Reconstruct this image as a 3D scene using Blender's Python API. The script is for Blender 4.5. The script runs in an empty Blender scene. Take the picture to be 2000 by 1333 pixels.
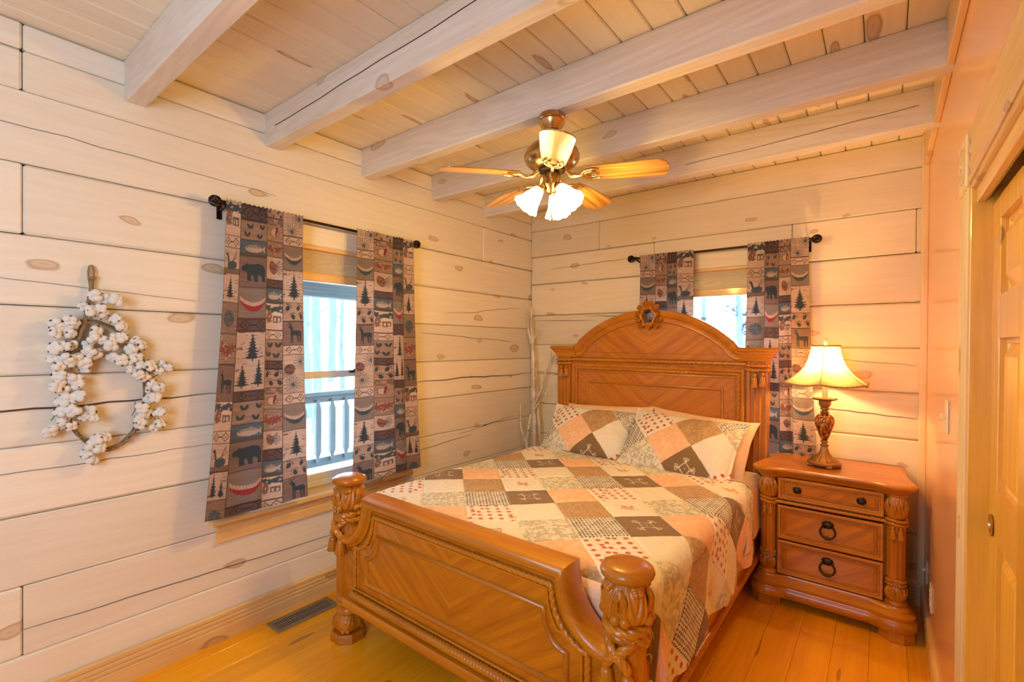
import bpy, math, random
import numpy as np
from mathutils import Matrix, Vector

# ------------------------------------------------------------------ camera, world, light, exposure
scn = bpy.context.scene
COL = scn.collection
rng = random.Random(7)
PI = math.pi

cam_d = bpy.data.cameras.new('camera')
cam = bpy.data.objects.new('camera', cam_d)
COL.objects.link(cam)
_y, _p, _r = .663406, -.00772478, .00726945
F_ = Vector((-math.sin(_y) * math.cos(_p), math.cos(_y) * math.cos(_p), math.sin(_p)))
R_ = Vector((math.cos(_y), math.sin(_y), 0))
U_ = R_.cross(F_)
R2 = R_ * math.cos(_r) + U_ * math.sin(_r)
U2 = U_ * math.cos(_r) - R_ * math.sin(_r)
cam.matrix_world = Matrix(((R2.x, U2.x, -F_.x, 2.395), (R2.y, U2.y, -F_.y, 0), (R2.z, U2.z, -F_.z, 1.3739), (0, 0, 0, 1)))
cam_d.sensor_width = 36
cam_d.lens = 36 * 931.709 / 2000
cam_d.shift_y = 11.2 / 2000
cam_d.clip_start = .02
scn.camera = cam

world = bpy.data.worlds.new('sky')
scn.world = world
world.use_nodes = True
bgn = world.node_tree.nodes['Background']
bgn.inputs[0].default_value = (.74, .88, 1, 1)
bgn.inputs[1].default_value = 9.0

# added cool fill lamp behind the camera, standing in for a camera flash
ar_d = bpy.data.lights.new('camera_fill', 'AREA')
ar_d.shape = 'RECTANGLE'
ar_d.size = .8
ar_d.size_y = 1.1
ar_d.energy = 28
ar_d.color = (.70, .93, 1.18)
ar = bpy.data.objects.new('camera_fill', ar_d)
ar.location = (1.9, -.9, 1.5)
ar.rotation_euler = (math.radians(90), 0, math.radians(46))
COL.objects.link(ar)

FAN_POWER, FAN_COL = 12.4, (1, .61, .12)
LAMP_POWER, LAMP_COL = 20.0, (1, .62, .24)

scn.view_settings.view_transform = 'Standard'
scn.view_settings.look = 'None'
scn.view_settings.exposure = 0.15
scn.view_settings.gamma = 1
scn.view_settings.use_curve_mapping = False
scn.cycles.use_denoising = True
scn.cycles.max_bounces = 6
scn.cycles.diffuse_bounces = 4
scn.cycles.glossy_bounces = 3
scn.cycles.transmission_bounces = 3
scn.cycles.transparent_max_bounces = 6
scn.cycles.caustics_reflective = False
scn.cycles.caustics_refractive = False
scn.cycles.use_adaptive_sampling = True
scn.cycles.adaptive_threshold = .10
scn.cycles.adaptive_min_samples = 16
scn.cycles.sample_clamp_indirect = 6

# ------------------------------------------------------------------ mesh builder
class MB:
    def __init__(s):
        s.v = []
        s.f = []

    def add(s, vs, fs):
        o = len(s.v)
        s.v += [tuple(map(float, p)) for p in vs]
        s.f += [tuple(i + o for i in f) for f in fs]
        return s

    def box(s, x0, x1, y0, y1, z0, z1, c=0):
        if c <= 0:
            vs = [(x, y, z) for x in (x0, x1) for y in (y0, y1) for z in (z0, z1)]
            return s.add(vs, [(0, 1, 3, 2), (4, 6, 7, 5), (0, 4, 5, 1), (2, 3, 7, 6), (0, 2, 6, 4), (1, 5, 7, 3)])
        c = min(c, abs(x1 - x0) * .49, abs(y1 - y0) * .49, abs(z1 - z0) * .49)
        vs = []
        idx = {}
        for i, x in enumerate((x0, x1)):
            for j, y in enumerate((y0, y1)):
                for k, z in enumerate((z0, z1)):
                    sx, sy, sz = 1 - 2 * i, 1 - 2 * j, 1 - 2 * k
                    for a, p in enumerate(((x, y + sy * c, z + sz * c), (x + sx * c, y, z + sz * c), (x + sx * c, y + sy * c, z))):
                        idx[i, j, k, a] = len(vs)
                        vs.append(p)
        fs = []
        g = lambda i, j, k, a: idx[i, j, k, a]
        for i in (0, 1):
            q = [g(i, 0, 0, 0), g(i, 1, 0, 0), g(i, 1, 1, 0), g(i, 0, 1, 0)]
            fs.append(q if i else q[::-1])
            q = [g(0, i, 0, 1), g(0, i, 1, 1), g(1, i, 1, 1), g(1, i, 0, 1)]
            fs.append(q if i else q[::-1])
            q = [g(0, 0, i, 2), g(1, 0, i, 2), g(1, 1, i, 2), g(0, 1, i, 2)]
            fs.append(q if i else q[::-1])
        for i in (0, 1):
            for j in (0, 1):
                q = [g(i, j, 0, 0), g(i, j, 1, 0), g(i, j, 1, 1), g(i, j, 0, 1)]
                fs.append(q if (i + j) % 2 else q[::-1])
                q = [g(i, 0, j, 0), g(i, 1, j, 0), g(i, 1, j, 2), g(i, 0, j, 2)]
                fs.append(q[::-1] if (i + j) % 2 else q)
                q = [g(0, i, j, 1), g(1, i, j, 1), g(1, i, j, 2), g(0, i, j, 2)]
                fs.append(q if (i + j) % 2 else q[::-1])
                for k in (0, 1):
                    t = [g(i, j, k, 0), g(i, j, k, 1), g(i, j, k, 2)]
                    fs.append(t if (i + j + k) % 2 else t[::-1])
        return s.add(vs, fs)

    def grid(s, P, wu=False, wv=False, flip=False):
        """P[i][j] points -> quads"""
        n, m = len(P), len(P[0])
        vs = [p for r in P for p in r]
        fs = []
        for i in range(n if wu else n - 1):
            for j in range(m if wv else m - 1):
                a, b = i * m + j, ((i + 1) % n) * m + j
                c, d = ((i + 1) % n) * m + (j + 1) % m, i * m + (j + 1) % m
                fs.append((a, d, c, b) if flip else (a, b, c, d))
        return s.add(vs, fs)

    def lathe(s, prof, cx=0, cy=0, n=24, fn=None, cap=True, ax='z', a0=0., a1=2 * PI):
        full = abs(a1 - a0 - 2 * PI) < 1e-6
        P = []
        for (r, z) in prof:
            row = []
            for k in range(n if full else n + 1):
                t = a0 + (a1 - a0) * k / n
                rr = fn(t, z, r) if fn else r
                row.append((cx + rr * math.cos(t), cy + rr * math.sin(t), z))
            P.append(row)
        s.grid(P, wv=full, flip=True)
        if cap and full:
            o = len(s.v) - len(P) * n
            s.f.append(tuple(o + k for k in range(n))[::-1])
            s.f.append(tuple(o + (len(P) - 1) * n + k for k in range(n)))
        return s

    def tube(s, pts, r, n=8, cap=True):
        pts = [Vector(p) for p in pts]
        m = len(pts)
        rad = r if isinstance(r, (list, tuple)) else [r] * m
        T = []
        for i in range(m):
            t = pts[min(i + 1, m - 1)] - pts[max(i - 1, 0)]
            T.append(t.normalized() if t.length > 1e-9 else Vector((0, 0, 1)))
        a = Vector((0, 0, 1)) if abs(T[0].z) < .9 else Vector((1, 0, 0))
        nrm = (a - T[0] * a.dot(T[0])).normalized()
        P = []
        for i in range(m):
            nrm = nrm - T[i] * nrm.dot(T[i])
            nrm.normalize()
            b = T[i].cross(nrm)
            P.append([pts[i] + (nrm * math.cos(2 * PI * k / n) + b * math.sin(2 * PI * k / n)) * rad[i] for k in range(n)])
        s.grid(P, wv=True, flip=True)
        if cap:
            o = len(s.v) - m * n
            s.f.append(tuple(o + k for k in range(n))[::-1])
            s.f.append(tuple(o + (m - 1) * n + k for k in range(n)))
        return s

    def rope(s, pts, R, pitch, strands=2, n=10, closed=False, up=None, seg=None, depth=.38):
        """twisted rope along a path"""
        pts = [Vector(p) for p in pts]
        if closed:
            pts = pts + [pts[0]]
        L = [0]
        for a, b in zip(pts, pts[1:]):
            L.append(L[-1] + (b - a).length)
        tot = L[-1]
        if closed:
            pitch = tot / max(1, round(tot / pitch * strands)) * strands
        m = max(3, int(tot / (seg or pitch / strands / 5)))
        P = []
        up = Vector(up or (0, -1, 0))
        j = 0
        for i in range(m + (0 if closed else 1)):
            d = tot * i / m
            while j < len(L) - 2 and L[j + 1] < d:
                j += 1
            t = (d - L[j]) / max(1e-9, L[j + 1] - L[j])
            c = pts[j].lerp(pts[j + 1], t)
            T = (pts[j + 1] - pts[j]).normalized()
            nn = (up - T * up.dot(T))
            nn = nn.normalized() if nn.length > 1e-6 else T.orthogonal().normalized()
            b = T.cross(nn)
            ph = 2 * PI * d / pitch
            row = []
            for k in range(n):
                a = 2 * PI * k / n
                rr = R * (1 - depth + depth * abs(math.cos((a - ph) * strands / 2)) ** .55)
                row.append(c + (nn * math.cos(a) + b * math.sin(a)) * rr)
            P.append(row)
        return s.grid(P, wu=closed, wv=True, flip=True)

    def sphere(s, c, r, nu=12, nv=8, sc=(1, 1, 1)):
        P = []
        for j in range(nv + 1):
            f = -PI / 2 + PI * j / nv
            P.append([(c[0] + sc[0] * r * math.cos(f) * math.cos(2 * PI * k / nu), c[1] + sc[1] * r * math.cos(f) * math.sin(2 * PI * k / nu), c[2] + sc[2] * r * math.sin(f)) for k in range(nu)])
        return s.grid(P, wv=True, flip=True)

    def prism(s, poly, ax, d0, d1, c=0.):
        """extrude a 2-D polygon. ax 'y': poly in xz; 'z': poly in xy; 'x': poly in yz"""
        def mk(p, d):
            return {'y': (p[0], d, p[1]), 'z': (p[0], p[1], d), 'x': (d, p[0], p[1])}[ax]
        n = len(poly)
        ar = sum(poly[i][0] * poly[(i + 1) % n][1] - poly[(i + 1) % n][0] * poly[i][1] for i in range(n))
        if ar < 0:
            poly = poly[::-1]
        rings = []
        if c > 0:
            ins = inset(poly, c)
            rings = [(ins, d0), (poly, d0 + c), (poly, d1 - c), (ins, d1)]
        else:
            rings = [(poly, d0), (poly, d1)]
        vs = []
        fs = []
        for pl, d in rings:
            vs += [mk(p, d) for p in pl]
        fl = ax == 'y'
        for r in range(len(rings) - 1):
            for i in range(n):
                q = (r * n + i, r * n + (i + 1) % n, (r + 1) * n + (i + 1) % n, (r + 1) * n + i)
                fs.append(q[::-1] if fl else q)
        a = tuple(range(n))
        b = tuple((len(rings) - 1) * n + i for i in range(n))
        fs += [a, b[::-1]] if fl else [a[::-1], b]
        return s.add(vs, fs)

    def sweep(s, path, prof, mk, closed=False, cap=True):
        """path: 2-D points; prof: (offset to the left of travel, height) ; mk(x, y, h) -> 3-D"""
        n = len(path)
        P = []
        for i in range(n):
            p = Vector(path[i])
            if closed:
                a, b = Vector(path[i - 1]), Vector(path[(i + 1) % n])
            else:
                a, b = Vector(path[max(i - 1, 0)]), Vector(path[min(i + 1, n - 1)])
            d1 = (p - a).normalized() if (p - a).length > 1e-9 else (b - p).normalized()
            d2 = (b - p).normalized() if (b - p).length > 1e-9 else d1
            n1, n2 = Vector((-d1.y, d1.x)), Vector((-d2.y, d2.x))
            mm = n1 + n2
            mm = mm / max(.25, mm.dot(mm) / 2) if mm.length > 1e-6 else n1
            P.append([mk(p.x + mm.x * o, p.y + mm.y * o, h) for o, h in prof])
        m = len(prof)
        s.grid(P, wu=closed)
        if cap and not closed:
            o = len(s.v) - n * m
            s.f.append(tuple(o + k for k in range(m)))
            s.f.append(tuple(o + (n - 1) * m + k for k in range(m))[::-1])
        return s

    def xf(s, M):
        s.v = [tuple(M @ Vector(p)) for p in s.v]
        return s

    def mesh(s, name, mat, smooth=True, ang=35):
        me = bpy.data.meshes.new(name)
        me.from_pydata(s.v, [], s.f)
        if mat is not None:
            me.materials.append(mat)
        if smooth:
            me.polygons.foreach_set('use_smooth', [True] * len(me.polygons))
            me.set_sharp_from_angle(angle=math.radians(ang))
        me.update()
        return me

    def build(s, name, mat, parent=None, smooth=True, ang=35, fix=True):
        me = s.mesh(name, mat, smooth, ang)
        if fix:
            import bmesh
            bm = bmesh.new()
            bm.from_mesh(me)
            bmesh.ops.recalc_face_normals(bm, faces=bm.faces)
            bm.to_mesh(me)
            bm.free()
        return link(name, me, parent)


def inset(poly, d):
    n = len(poly)
    out = []
    for i in range(n):
        p, a, b = Vector(poly[i]), Vector(poly[i - 1]), Vector(poly[(i + 1) % n])
        d1, d2 = (p - a), (b - p)
        if d1.length < 1e-9 or d2.length < 1e-9:
            out.append(tuple(p))
            continue
        d1.normalize()
        d2.normalize()
        n1, n2 = Vector((-d1.y, d1.x)), Vector((-d2.y, d2.x))
        m = n1 + n2
        m = m / max(.3, m.dot(m) / 2) if m.length > 1e-6 else n1
        out.append(tuple(p + m * d))
    return out


def link(name, data, parent=None):
    o = bpy.data.objects.new(name, data)
    COL.objects.link(o)
    if parent is not None:
        o.parent = parent
        o.matrix_parent_inverse = Matrix.Translation(parent_loc(parent)).inverted()
    return o


PLOC = {}


def parent_loc(p):
    return PLOC.get(p.name, Vector((0, 0, 0)))


def thing(name, label, cat, loc=(0, 0, 0), group=None, kind=None):
    o = bpy.data.objects.new(name, None)
    o.empty_display_size = .05
    COL.objects.link(o)
    o.location = loc
    PLOC[o.name] = Vector(loc)
    return tag(o, label, cat, group, kind)


def tag(o, label, cat, group=None, kind=None):
    o['label'] = label
    o['category'] = cat
    if group:
        o['group'] = group
    if kind:
        o['kind'] = kind
    return o


def struct(o, label=None):
    o['kind'] = 'structure'
    if label:
        o['label'] = label
    return o


def npmesh(name, V, Fq, mat, parent=None, col=None, smooth=True):
    """fast mesh from numpy: V (n,3), Fq (m,4) quads, col (n,3) linear colours"""
    me = bpy.data.meshes.new(name)
    n, m = len(V), len(Fq)
    me.vertices.add(n)
    me.vertices.foreach_set('co', np.asarray(V, np.float32).ravel())
    me.loops.add(m * 4)
    me.loops.foreach_set('vertex_index', np.asarray(Fq, np.int32).ravel())
    me.polygons.add(m)
    me.polygons.foreach_set('loop_start', np.arange(0, m * 4, 4, dtype=np.int32))
    if smooth:
        me.polygons.foreach_set('use_smooth', np.ones(m, bool))
    if col is not None:
        a = me.color_attributes.new('Col', 'FLOAT_COLOR', 'POINT')
        c = np.ones((n, 4), np.float32)
        c[:, :3] = col
        a.data.foreach_set('color', c.ravel())
    me.update(calc_edges=True)
    me.validate()
    if mat:
        me.materials.append(mat)
    return link(name, me, parent)


def gridquads(n, m):
    i, j = np.meshgrid(np.arange(n - 1), np.arange(m - 1), indexing='ij')
    a = i * m + j
    return np.stack([a, a + m, a + m + 1, a + 1], -1).reshape(-1, 4)


# ------------------------------------------------------------------ materials
class NT:
    def __init__(s, name):
        s.m = bpy.data.materials.new(name)
        s.m.use_nodes = True
        s.t = s.m.node_tree
        s.b = s.t.nodes['Principled BSDF']
        s.out = s.t.nodes['Material Output']

    def n(s, typ, **kw):
        nd = s.t.nodes.new('ShaderNode' + typ)
        for k, v in kw.items():
            if k.startswith('_'):
                setattr(nd, k[1:], v)
            else:
                key = int(k[1:]) if k[0] == 'i' and k[1:].isdigit() else k
                s.set(nd, key, v)
        return nd

    def set(s, nd, key, v):
        sock = nd.inputs[key]
        if isinstance(v, bpy.types.NodeSocket):
            s.t.links.new(v, sock)
        elif isinstance(v, bpy.types.Node):
            s.t.links.new(v.outputs[0], sock)
        else:
            if hasattr(sock.default_value, '__len__') and len(sock.default_value) == 4 and len(v) == 3:
                v = (*v, 1)
            sock.default_value = v

    def math(s, op, a, b=0., c=None):
        nd = s.n('Math', _operation=op, i0=a, i1=b)
        if c is not None:
            s.set(nd, 2, c)
        return nd.outputs[0]

    def mix(s, f, a, b, typ='MIX'):
        nd = s.n('Mix', _data_type='RGBA', _blend_type=typ)
        s.set(nd, 0, f)
        s.set(nd, 6, a)
        s.set(nd, 7, b)
        return nd.outputs[2]

    def ramp(s, f, stops):
        nd = s.n('ValToRGB')
        s.set(nd, 0, f)
        e = nd.color_ramp.elements
        while len(e) < len(stops):
            e.new(.5)
        for el, (p, c) in zip(e, stops):
            el.position = p
            el.color = (*c, 1) if len(c) == 3 else c
        return nd.outputs[0]

    def bs(s, **kw):
        names = dict(color='Base Color', rough='Roughness', metal='Metallic', coat='Coat Weight', coatr='Coat Roughness', spec='Specular IOR Level',
                     ecol='Emission Color', estr='Emission Strength', sheen='Sheen Weight', normal='Normal', trans='Transmission Weight', ior='IOR', alpha='Alpha',
                     sss='Subsurface Weight')
        for k, v in kw.items():
            s.set(s.b, names[k], v)
        return s.m

    def bump(s, h, strength=.2, dist=.01):
        nd = s.n('Bump', Height=h, Strength=strength, Distance=dist)
        s.set(s.b, 'Normal', nd)


def plain(name, color, rough=.5, **kw):
    m = NT(name)
    return m.bs(color=color, rough=rough, **kw)


def wood(name, c1, c2, axis='y', knots=None, kscale=(2.6, 5.0), kprob=.4, ksize=.13, rough=.5, coat=0., grain=1., bump=.12, fine=38., kring=None, contour=16., coatr=.1, spec=.5, patch=.0):
    m = NT(name)
    tc = m.n('TexCoord')
    oi = m.n('ObjectInfo')
    sep = m.n('SeparateXYZ', i0=tc.outputs['Object'])
    X, Y, Z = sep.outputs
    u = {'x': X, 'y': Y, 'z': Z}[axis]
    w1, w2 = {'x': (Y, Z), 'y': (X, Z), 'z': (X, Y)}[axis]
    rnd = oi.outputs['Random']
    uo = m.math('ADD', u, m.math('MULTIPLY', rnd, 37.0))
    wo = m.math('ADD', m.math('ADD', w1, w2), m.math('MULTIPLY', rnd, 11.0))
    # contour grain
    v1 = m.n('CombineXYZ', X=m.math('MULTIPLY', uo, .55), Y=m.math('MULTIPLY', wo, 5.0), Z=m.math('MULTIPLY', rnd, 9.))
    n1 = m.n('TexNoise', _noise_dimensions='2D', Vector=v1, Scale=1.0, Detail=1.0, Roughness=.45)
    s1 = m.math('SINE', m.math('MULTIPLY', n1, contour * 3.0))
    # fine fibre
    v2 = m.n('CombineXYZ', X=m.math('MULTIPLY', uo, 1.6), Y=m.math('MULTIPLY', wo, fine), Z=m.math('MULTIPLY', w2, fine * .2))
    n2 = m.n('TexNoise', _noise_dimensions='2D', Vector=v2, Scale=1.6, Detail=3.0, Roughness=.6)
    g = m.math('ADD', m.math('MULTIPLY', s1, .20 * grain), m.math('MULTIPLY', m.math('SUBTRACT', n2, .5), 1.5 * grain))
    f = m.n('Clamp', i0=m.math('ADD', g, .45)).outputs[0]
    col = m.mix(f, c1, c2)
    # piece to piece tone
    tone = m.math('ADD', m.math('MULTIPLY', rnd, .16), .92)
    hv = m.n('HueSaturation', Value=tone, Color=col)
    col = hv.outputs[0]
    if patch:
        n3 = m.n('TexNoise', Vector=m.n('CombineXYZ', X=m.math('MULTIPLY', uo, 1.2), Y=m.math('MULTIPLY', wo, 4.)), _noise_dimensions='2D', Scale=1.3, Detail=2.)
        col = m.mix(m.math('MULTIPLY', m.ramp(n3, [(.42, (0, 0, 0)), (.68, (1, 1, 1))]), patch), col, m.mix(.5, c2, c1, 'MULTIPLY'))
    if knots:
        kv = m.n('CombineXYZ', X=m.math('MULTIPLY', uo, kscale[0]), Y=m.math('MULTIPLY', wo, kscale[1]))
        nz = m.n('TexNoise', _noise_dimensions='2D', Vector=kv, Scale=5., Detail=0.)
        kv2 = m.n('VectorMath', _operation='MULTIPLY_ADD', i0=nz.outputs['Color'], i1=(.10, .10, 0), i2=kv)
        vo = m.n('TexVoronoi', _voronoi_dimensions='2D', Vector=kv2, Scale=1.0, Randomness=1.0)
        pick = m.math('LESS_THAN', m.n('SeparateColor', i0=vo.outputs['Color']).outputs[0], kprob)
        size = m.math('MULTIPLY', m.math('ADD', m.n('SeparateColor', i0=vo.outputs['Color']).outputs[1], .45), ksize)
        d = m.math('DIVIDE', vo.outputs['Distance'], size)
        kring = kring or tuple(x * .8 for x in knots)
        kf = m.ramp(d, [(0., (.75,) * 3), (.35, (.50,) * 3), (.60, (.62,) * 3), (.74, (.80,) * 3), (1., (0,) * 3)])
        kc = m.ramp(d, [(0., knots), (.5, knots), (.75, kring), (1., kring)])
        col = m.mix(m.math('MULTIPLY', kf, pick), col, kc)
    m.bump(m.math('ADD', m.math('MULTIPLY', n2, .6), m.math('MULTIPLY', s1, .12)), bump, .004)
    return m.bs(color=col, rough=rough, coat=coat, coatr=coatr, spec=spec)


M = {}
M['log_y'] = wood('whitewashed_log_y', (.84, .775, .67), (.76, .66, .53), 'y', knots=(.52, .33, .17), kscale=(1.9, 4.2), kprob=.55, ksize=.085, rough=.42, grain=.55, bump=.10)
M['log_x'] = wood('whitewashed_log_x', (.85, .74, .57), (.77, .62, .43), 'x', knots=(.52, .33, .17), kscale=(1.9, 4.2), kprob=.55, ksize=.085, rough=.42, grain=.55, bump=.10)
M['plank'] = wood('pine_ceiling_plank', (.83, .73, .59), (.75, .62, .46), 'y', knots=(.42, .20, .08), kscale=(1.6, 7.), kprob=.42, ksize=.12, rough=.4, grain=.6)
M['beam'] = wood('pickled_beam', (.80, .73, .66), (.68, .59, .51), 'x', knots=(.55, .40, .28), kscale=(1.6, 4.), kprob=.4, ksize=.075, rough=.5, grain=1.0, contour=24, patch=.25)
M['trim_y'] = wood('pine_trim_y', (.84, .57, .26), (.72, .43, .16), 'y', knots=(.45, .22, .08), kscale=(2.2, 6.), kprob=.35, ksize=.12, rough=.35, coat=.4, grain=.8)
M['trim_x'] = wood('pine_trim_x', (.84, .57, .26), (.72, .43, .16), 'x', knots=(.45, .22, .08), kscale=(2.2, 6.), kprob=.35, ksize=.12, rough=.35, coat=.4, grain=.8)
M['trim_z'] = wood('pine_trim_z', (.92, .53, .08), (.76, .38, .03), 'z', knots=(.26, .09, .03), kscale=(2.8, 7.), kprob=.5, ksize=.13, rough=.35, coat=.4, grain=.8)
M['trim_l'] = wood('pale_pine_trim', (.86, .66, .38), (.78, .54, .26), 'z', knots=(.5, .28, .12), kscale=(2., 7.), kprob=.25, ksize=.10, rough=.35, coat=.3, grain=.8)
M['jamb'] = wood('knotty_jamb_pine', (.92, .53, .08), (.76, .38, .03), 'z', knots=(.24, .07, .02), kscale=(4.2, 9.), kprob=.75, ksize=.16, rough=.35, coat=.4, grain=.8)
M['floor'] = wood('honey_pine_floor', (.96, .445, .012), (.86, .345, .006), 'y', knots=(.34, .11, .02), kscale=(1.0, 6.), kprob=.25, ksize=.10, rough=.28, coat=.25, spec=.35, grain=.9, contour=22, coatr=.12)
M['wallbase'] = plain('log_gap_shadow_wood', (.30, .17, .09), .9)
M['crack'] = plain('split_wood', (.09, .04, .02), .9)
M['paint'] = plain('terracotta_paint', (.60, .20, .10), .38)
mp = NT('terracotta_eggshell')
nzp = mp.n('TexNoise', Scale=90., Detail=3.)
mp.bump(nzp, .02, .002)
M['paint'] = mp.bs(color=(.92, .49, .25), rough=.20, spec=.9)
M['white'] = plain('white_vinyl', (.80, .82, .84), .35)
M['plate'] = plain('ivory_plastic', (.85, .76, .60), .35)
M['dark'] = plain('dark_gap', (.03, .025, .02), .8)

# ------------------------------------------------------------------ room shell
XR, YB, YR, HC = 2.57, 3.324, -1.35, 2.49
WL = (.98, 1.84)     # left window y range
WB = (1.085, 1.945)  # back window x range
WZ = (.565, 1.88)


def rows_pieces(edges, a0, a1, joints, hole):
    out = []
    for i in range(len(edges) - 1):
        z0, z1 = edges[i], edges[i + 1]
        cuts = sorted([a0, a1] + [j for (r, j) in joints if r == i])
        for p, q in zip(cuts, cuts[1:]):
            segs = [(p, q, z0, z1)]
            if z1 > WZ[0] + .001 and z0 < WZ[1] - .001 and p < hole[1] and q > hole[0]:
                segs = []
                if p < hole[0]:
                    segs.append((p, hole[0], z0, z1))
                if q > hole[1]:
                    segs.append((hole[1], q, z0, z1))
                if z0 < WZ[0] - .01:
                    segs.append((hole[0], hole[1], z0, WZ[0]))
                if z1 > WZ[1] + .01:
                    segs.append((hole[0], hole[1], WZ[1], z1))
            out += [(i, *s_) for s_ in segs]
    return out


LE = [0, .25, .498, .747, .994, 1.245, 1.495, 1.745, 1.995, 2.25, 2.393, HC]
BE = [0, .12, .368, .617, .868, 1.119, 1.362, 1.607, 1.872, 2.106, 2.322, HC]
# left wall
mb = MB()
mb.box(-.16, -.05, YR, WL[0] - .002, 0, HC).box(-.16, -.05, WL[1] + .002, YB + .16, 0, HC).box(-.16, -.05, WL[0], WL[1], 0, WZ[0] - .026).box(-.16, -.05, WL[0], WL[1], WZ[1] + .002, HC)
wall_left = struct(mb.build('wall_left', M['wallbase'], smooth=False), 'whitewashed pine log wall with the larger curtained window')
for (i, a, b, z0, z1) in rows_pieces(LE, YR, YB, [(1, .263), (7, .263), (9, .263), (10, .263), (8, 2.704)], WL):
    g = rng.uniform(.0006, .0022)
    o = MB().box(-.06, rng.uniform(-.003, .001), a + (.0012 if a > YR else 0), (b - .0012 if b < YB else YB + .05), z0 + g, z1 - g, rng.uniform(.004, .010)).build('log', M['log_y'], wall_left, ang=20)
# back wall
mb = MB()
y0, y1 = YB + .05, YB + .16
mb.box(-.05, WB[0] - .002, y0, y1, 0, HC).box(WB[1] + .002, XR + .2, y0, y1, 0, HC).box(WB[0], WB[1], y0, y1, 0, WZ[0] - .026).box(WB[0], WB[1], y0, y1, WZ[1] + .002, HC)
wall_back = struct(mb.build('wall_back', M['wallbase'], smooth=False), 'whitewashed pine log wall behind the headboard')
for (i, a, b, z0, z1) in rows_pieces(BE, 0, XR, [(9, .645), (8, 2.521)], WB):
    g = rng.uniform(.0006, .002)
    if i == 7:
        g = .0025
    MB().box(a + .001, b - .001, YB + rng.uniform(-.001, .003), YB + .06, z0 + g, z1 - g, rng.uniform(.004, .010)).build('log', M['log_x'], wall_back, ang=20)


def crack(par, wall, pts, w):
    """drying crack: a thin dark sliver set into the face of a log"""
    n = len(pts)
    top, bot = [], []
    for k, (a, z) in enumerate(pts):
        t = w * math.sin(PI * (k + .35) / (n + .0)) if n > 1 else w
        top.append((a, z + t))
        bot.append((a, z - t))
    poly = top + bot[::-1]
    mbx = MB()
    if wall == 'L':
        mbx.prism(poly, 'x', -.02, .0022)
    else:
        mbx.prism(poly, 'y', YB - .0022, YB + .02)
    mbx.build('drying_crack', M['crack'], par, smooth=False)


def wander(a0, a1, z0, z1, n, amp, sd):
    r = random.Random(sd)
    return [(a0 + (a1 - a0) * k / n, z0 + (z1 - z0) * k / n + r.uniform(-amp, amp)) for k in range(n + 1)]


crack(wall_left, 'L', wander(-.2, .92, 1.116, 1.137, 16, .004, 1), .0032)
crack(wall_left, 'L', wander(.265, 1.45, .343, .308, 16, .002, 2), .0010)
crack(wall_left, 'L', wander(.0, .86, .905, .908, 12, .003, 3), .0007)
crack(wall_left, 'L', wander(1.98, 3.3, 1.121, 1.116, 16, .006, 4), .0030)
crack(wall_left, 'L', wander(2.1, 3.05, 1.435, 1.388, 12, .004, 5), .0009)
crack(wall_left, 'L', wander(2.3, 3.15, 1.57, 1.665, 10, .010, 6), .0008)
crack(wall_left, 'L', wander(.0, .8, 1.60, 1.55, 10, .002, 7), .0006)
crack(wall_left, 'L', wander(-.2, 1.15, 2.14, 2.10, 14, .004, 8), .0006)
crack(wall_left, 'L', wander(2.45, 3.1, .72, .78, 10, .004, 9), .0016)
crack(wall_left, 'L', wander(1.99, 2.6, .66, .70, 8, .003, 10), .0013)
crack(wall_back, 'B', wander(.02, .62, 1.565, 1.555, 9, .003, 11), .0022)
crack(wall_back, 'B', wander(.55, 1.02, 1.59, 1.585, 8, .004, 12), .0022)
crack(wall_back, 'B', wander(.0, .5, 1.135, 1.12, 7, .003, 13), .0018)
crack(wall_back, 'B', wander(2.06, 2.53, 1.30, 1.27, 8, .003, 14), .0012)
crack(wall_back, 'B', wander(2.1, 2.53, 1.01, .985, 7, .002, 15), .0011)
crack(wall_back, 'B', wander(.2, 1.2, 1.99, 2.02, 10, .006, 16), .0009)

# right wall (painted) with the closet opening
CY0, CY1, CZ = .25, 1.74, 1.80
mb = MB()
mb.box(XR, XR + .11, CY1, YB + .05, 0, HC).box(XR, XR + .11, CY0, CY1, CZ, HC).box(XR, XR + .11, YR, CY0, 0, HC)
wall_right = struct(mb.build('wall_right', M['paint'], smooth=False), 'terracotta painted wall beside the closet')
# rear wall with the doorway behind the camera
mb = MB()
mb.box(-.05, 1.35, YR - .1, YR, 0, HC).box(2.35, XR, YR - .1, YR, 0, HC).box(1.35, 2.35, YR - .1, YR, 2.1, HC)
mb.box(1.25, 1.35, -2.9, YR - .1, 0, HC).box(2.35, 2.45, -2.9, YR - .1, 0, HC).box(1.25, 2.45, -3.0, -2.9, 0, HC).box(1.25, 2.45, -3.0, YR - .1, 2.1, 2.2).box(1.25, 2.45, -3.0, YR, -.05, -.001)  # closed hall box, added behind the doorway to block the sky light
wall_rear = struct(mb.build('wall_rear', M['log_x'], smooth=False), 'wall with the doorway the picture is taken from')

# ceiling planks
ceil = struct(MB().box(-.16, XR + .1, YR - .1, YB + .16, HC + .018, HC + .06).build('ceiling', M['wallbase'], smooth=False), 'pine plank ceiling')
pw = .1185
x = 2.5625
pm = MB().box(-pw + .0012, -.0012, YR, YB + .05, 0, .025, .0050).mesh('plank', M['plank'], ang=20)
while x > -.05:
    o = link('plank', pm, ceil)
    o.location = (x, 0, HC + rng.uniform(-.0006, .0006))
    x -= pw
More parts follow.
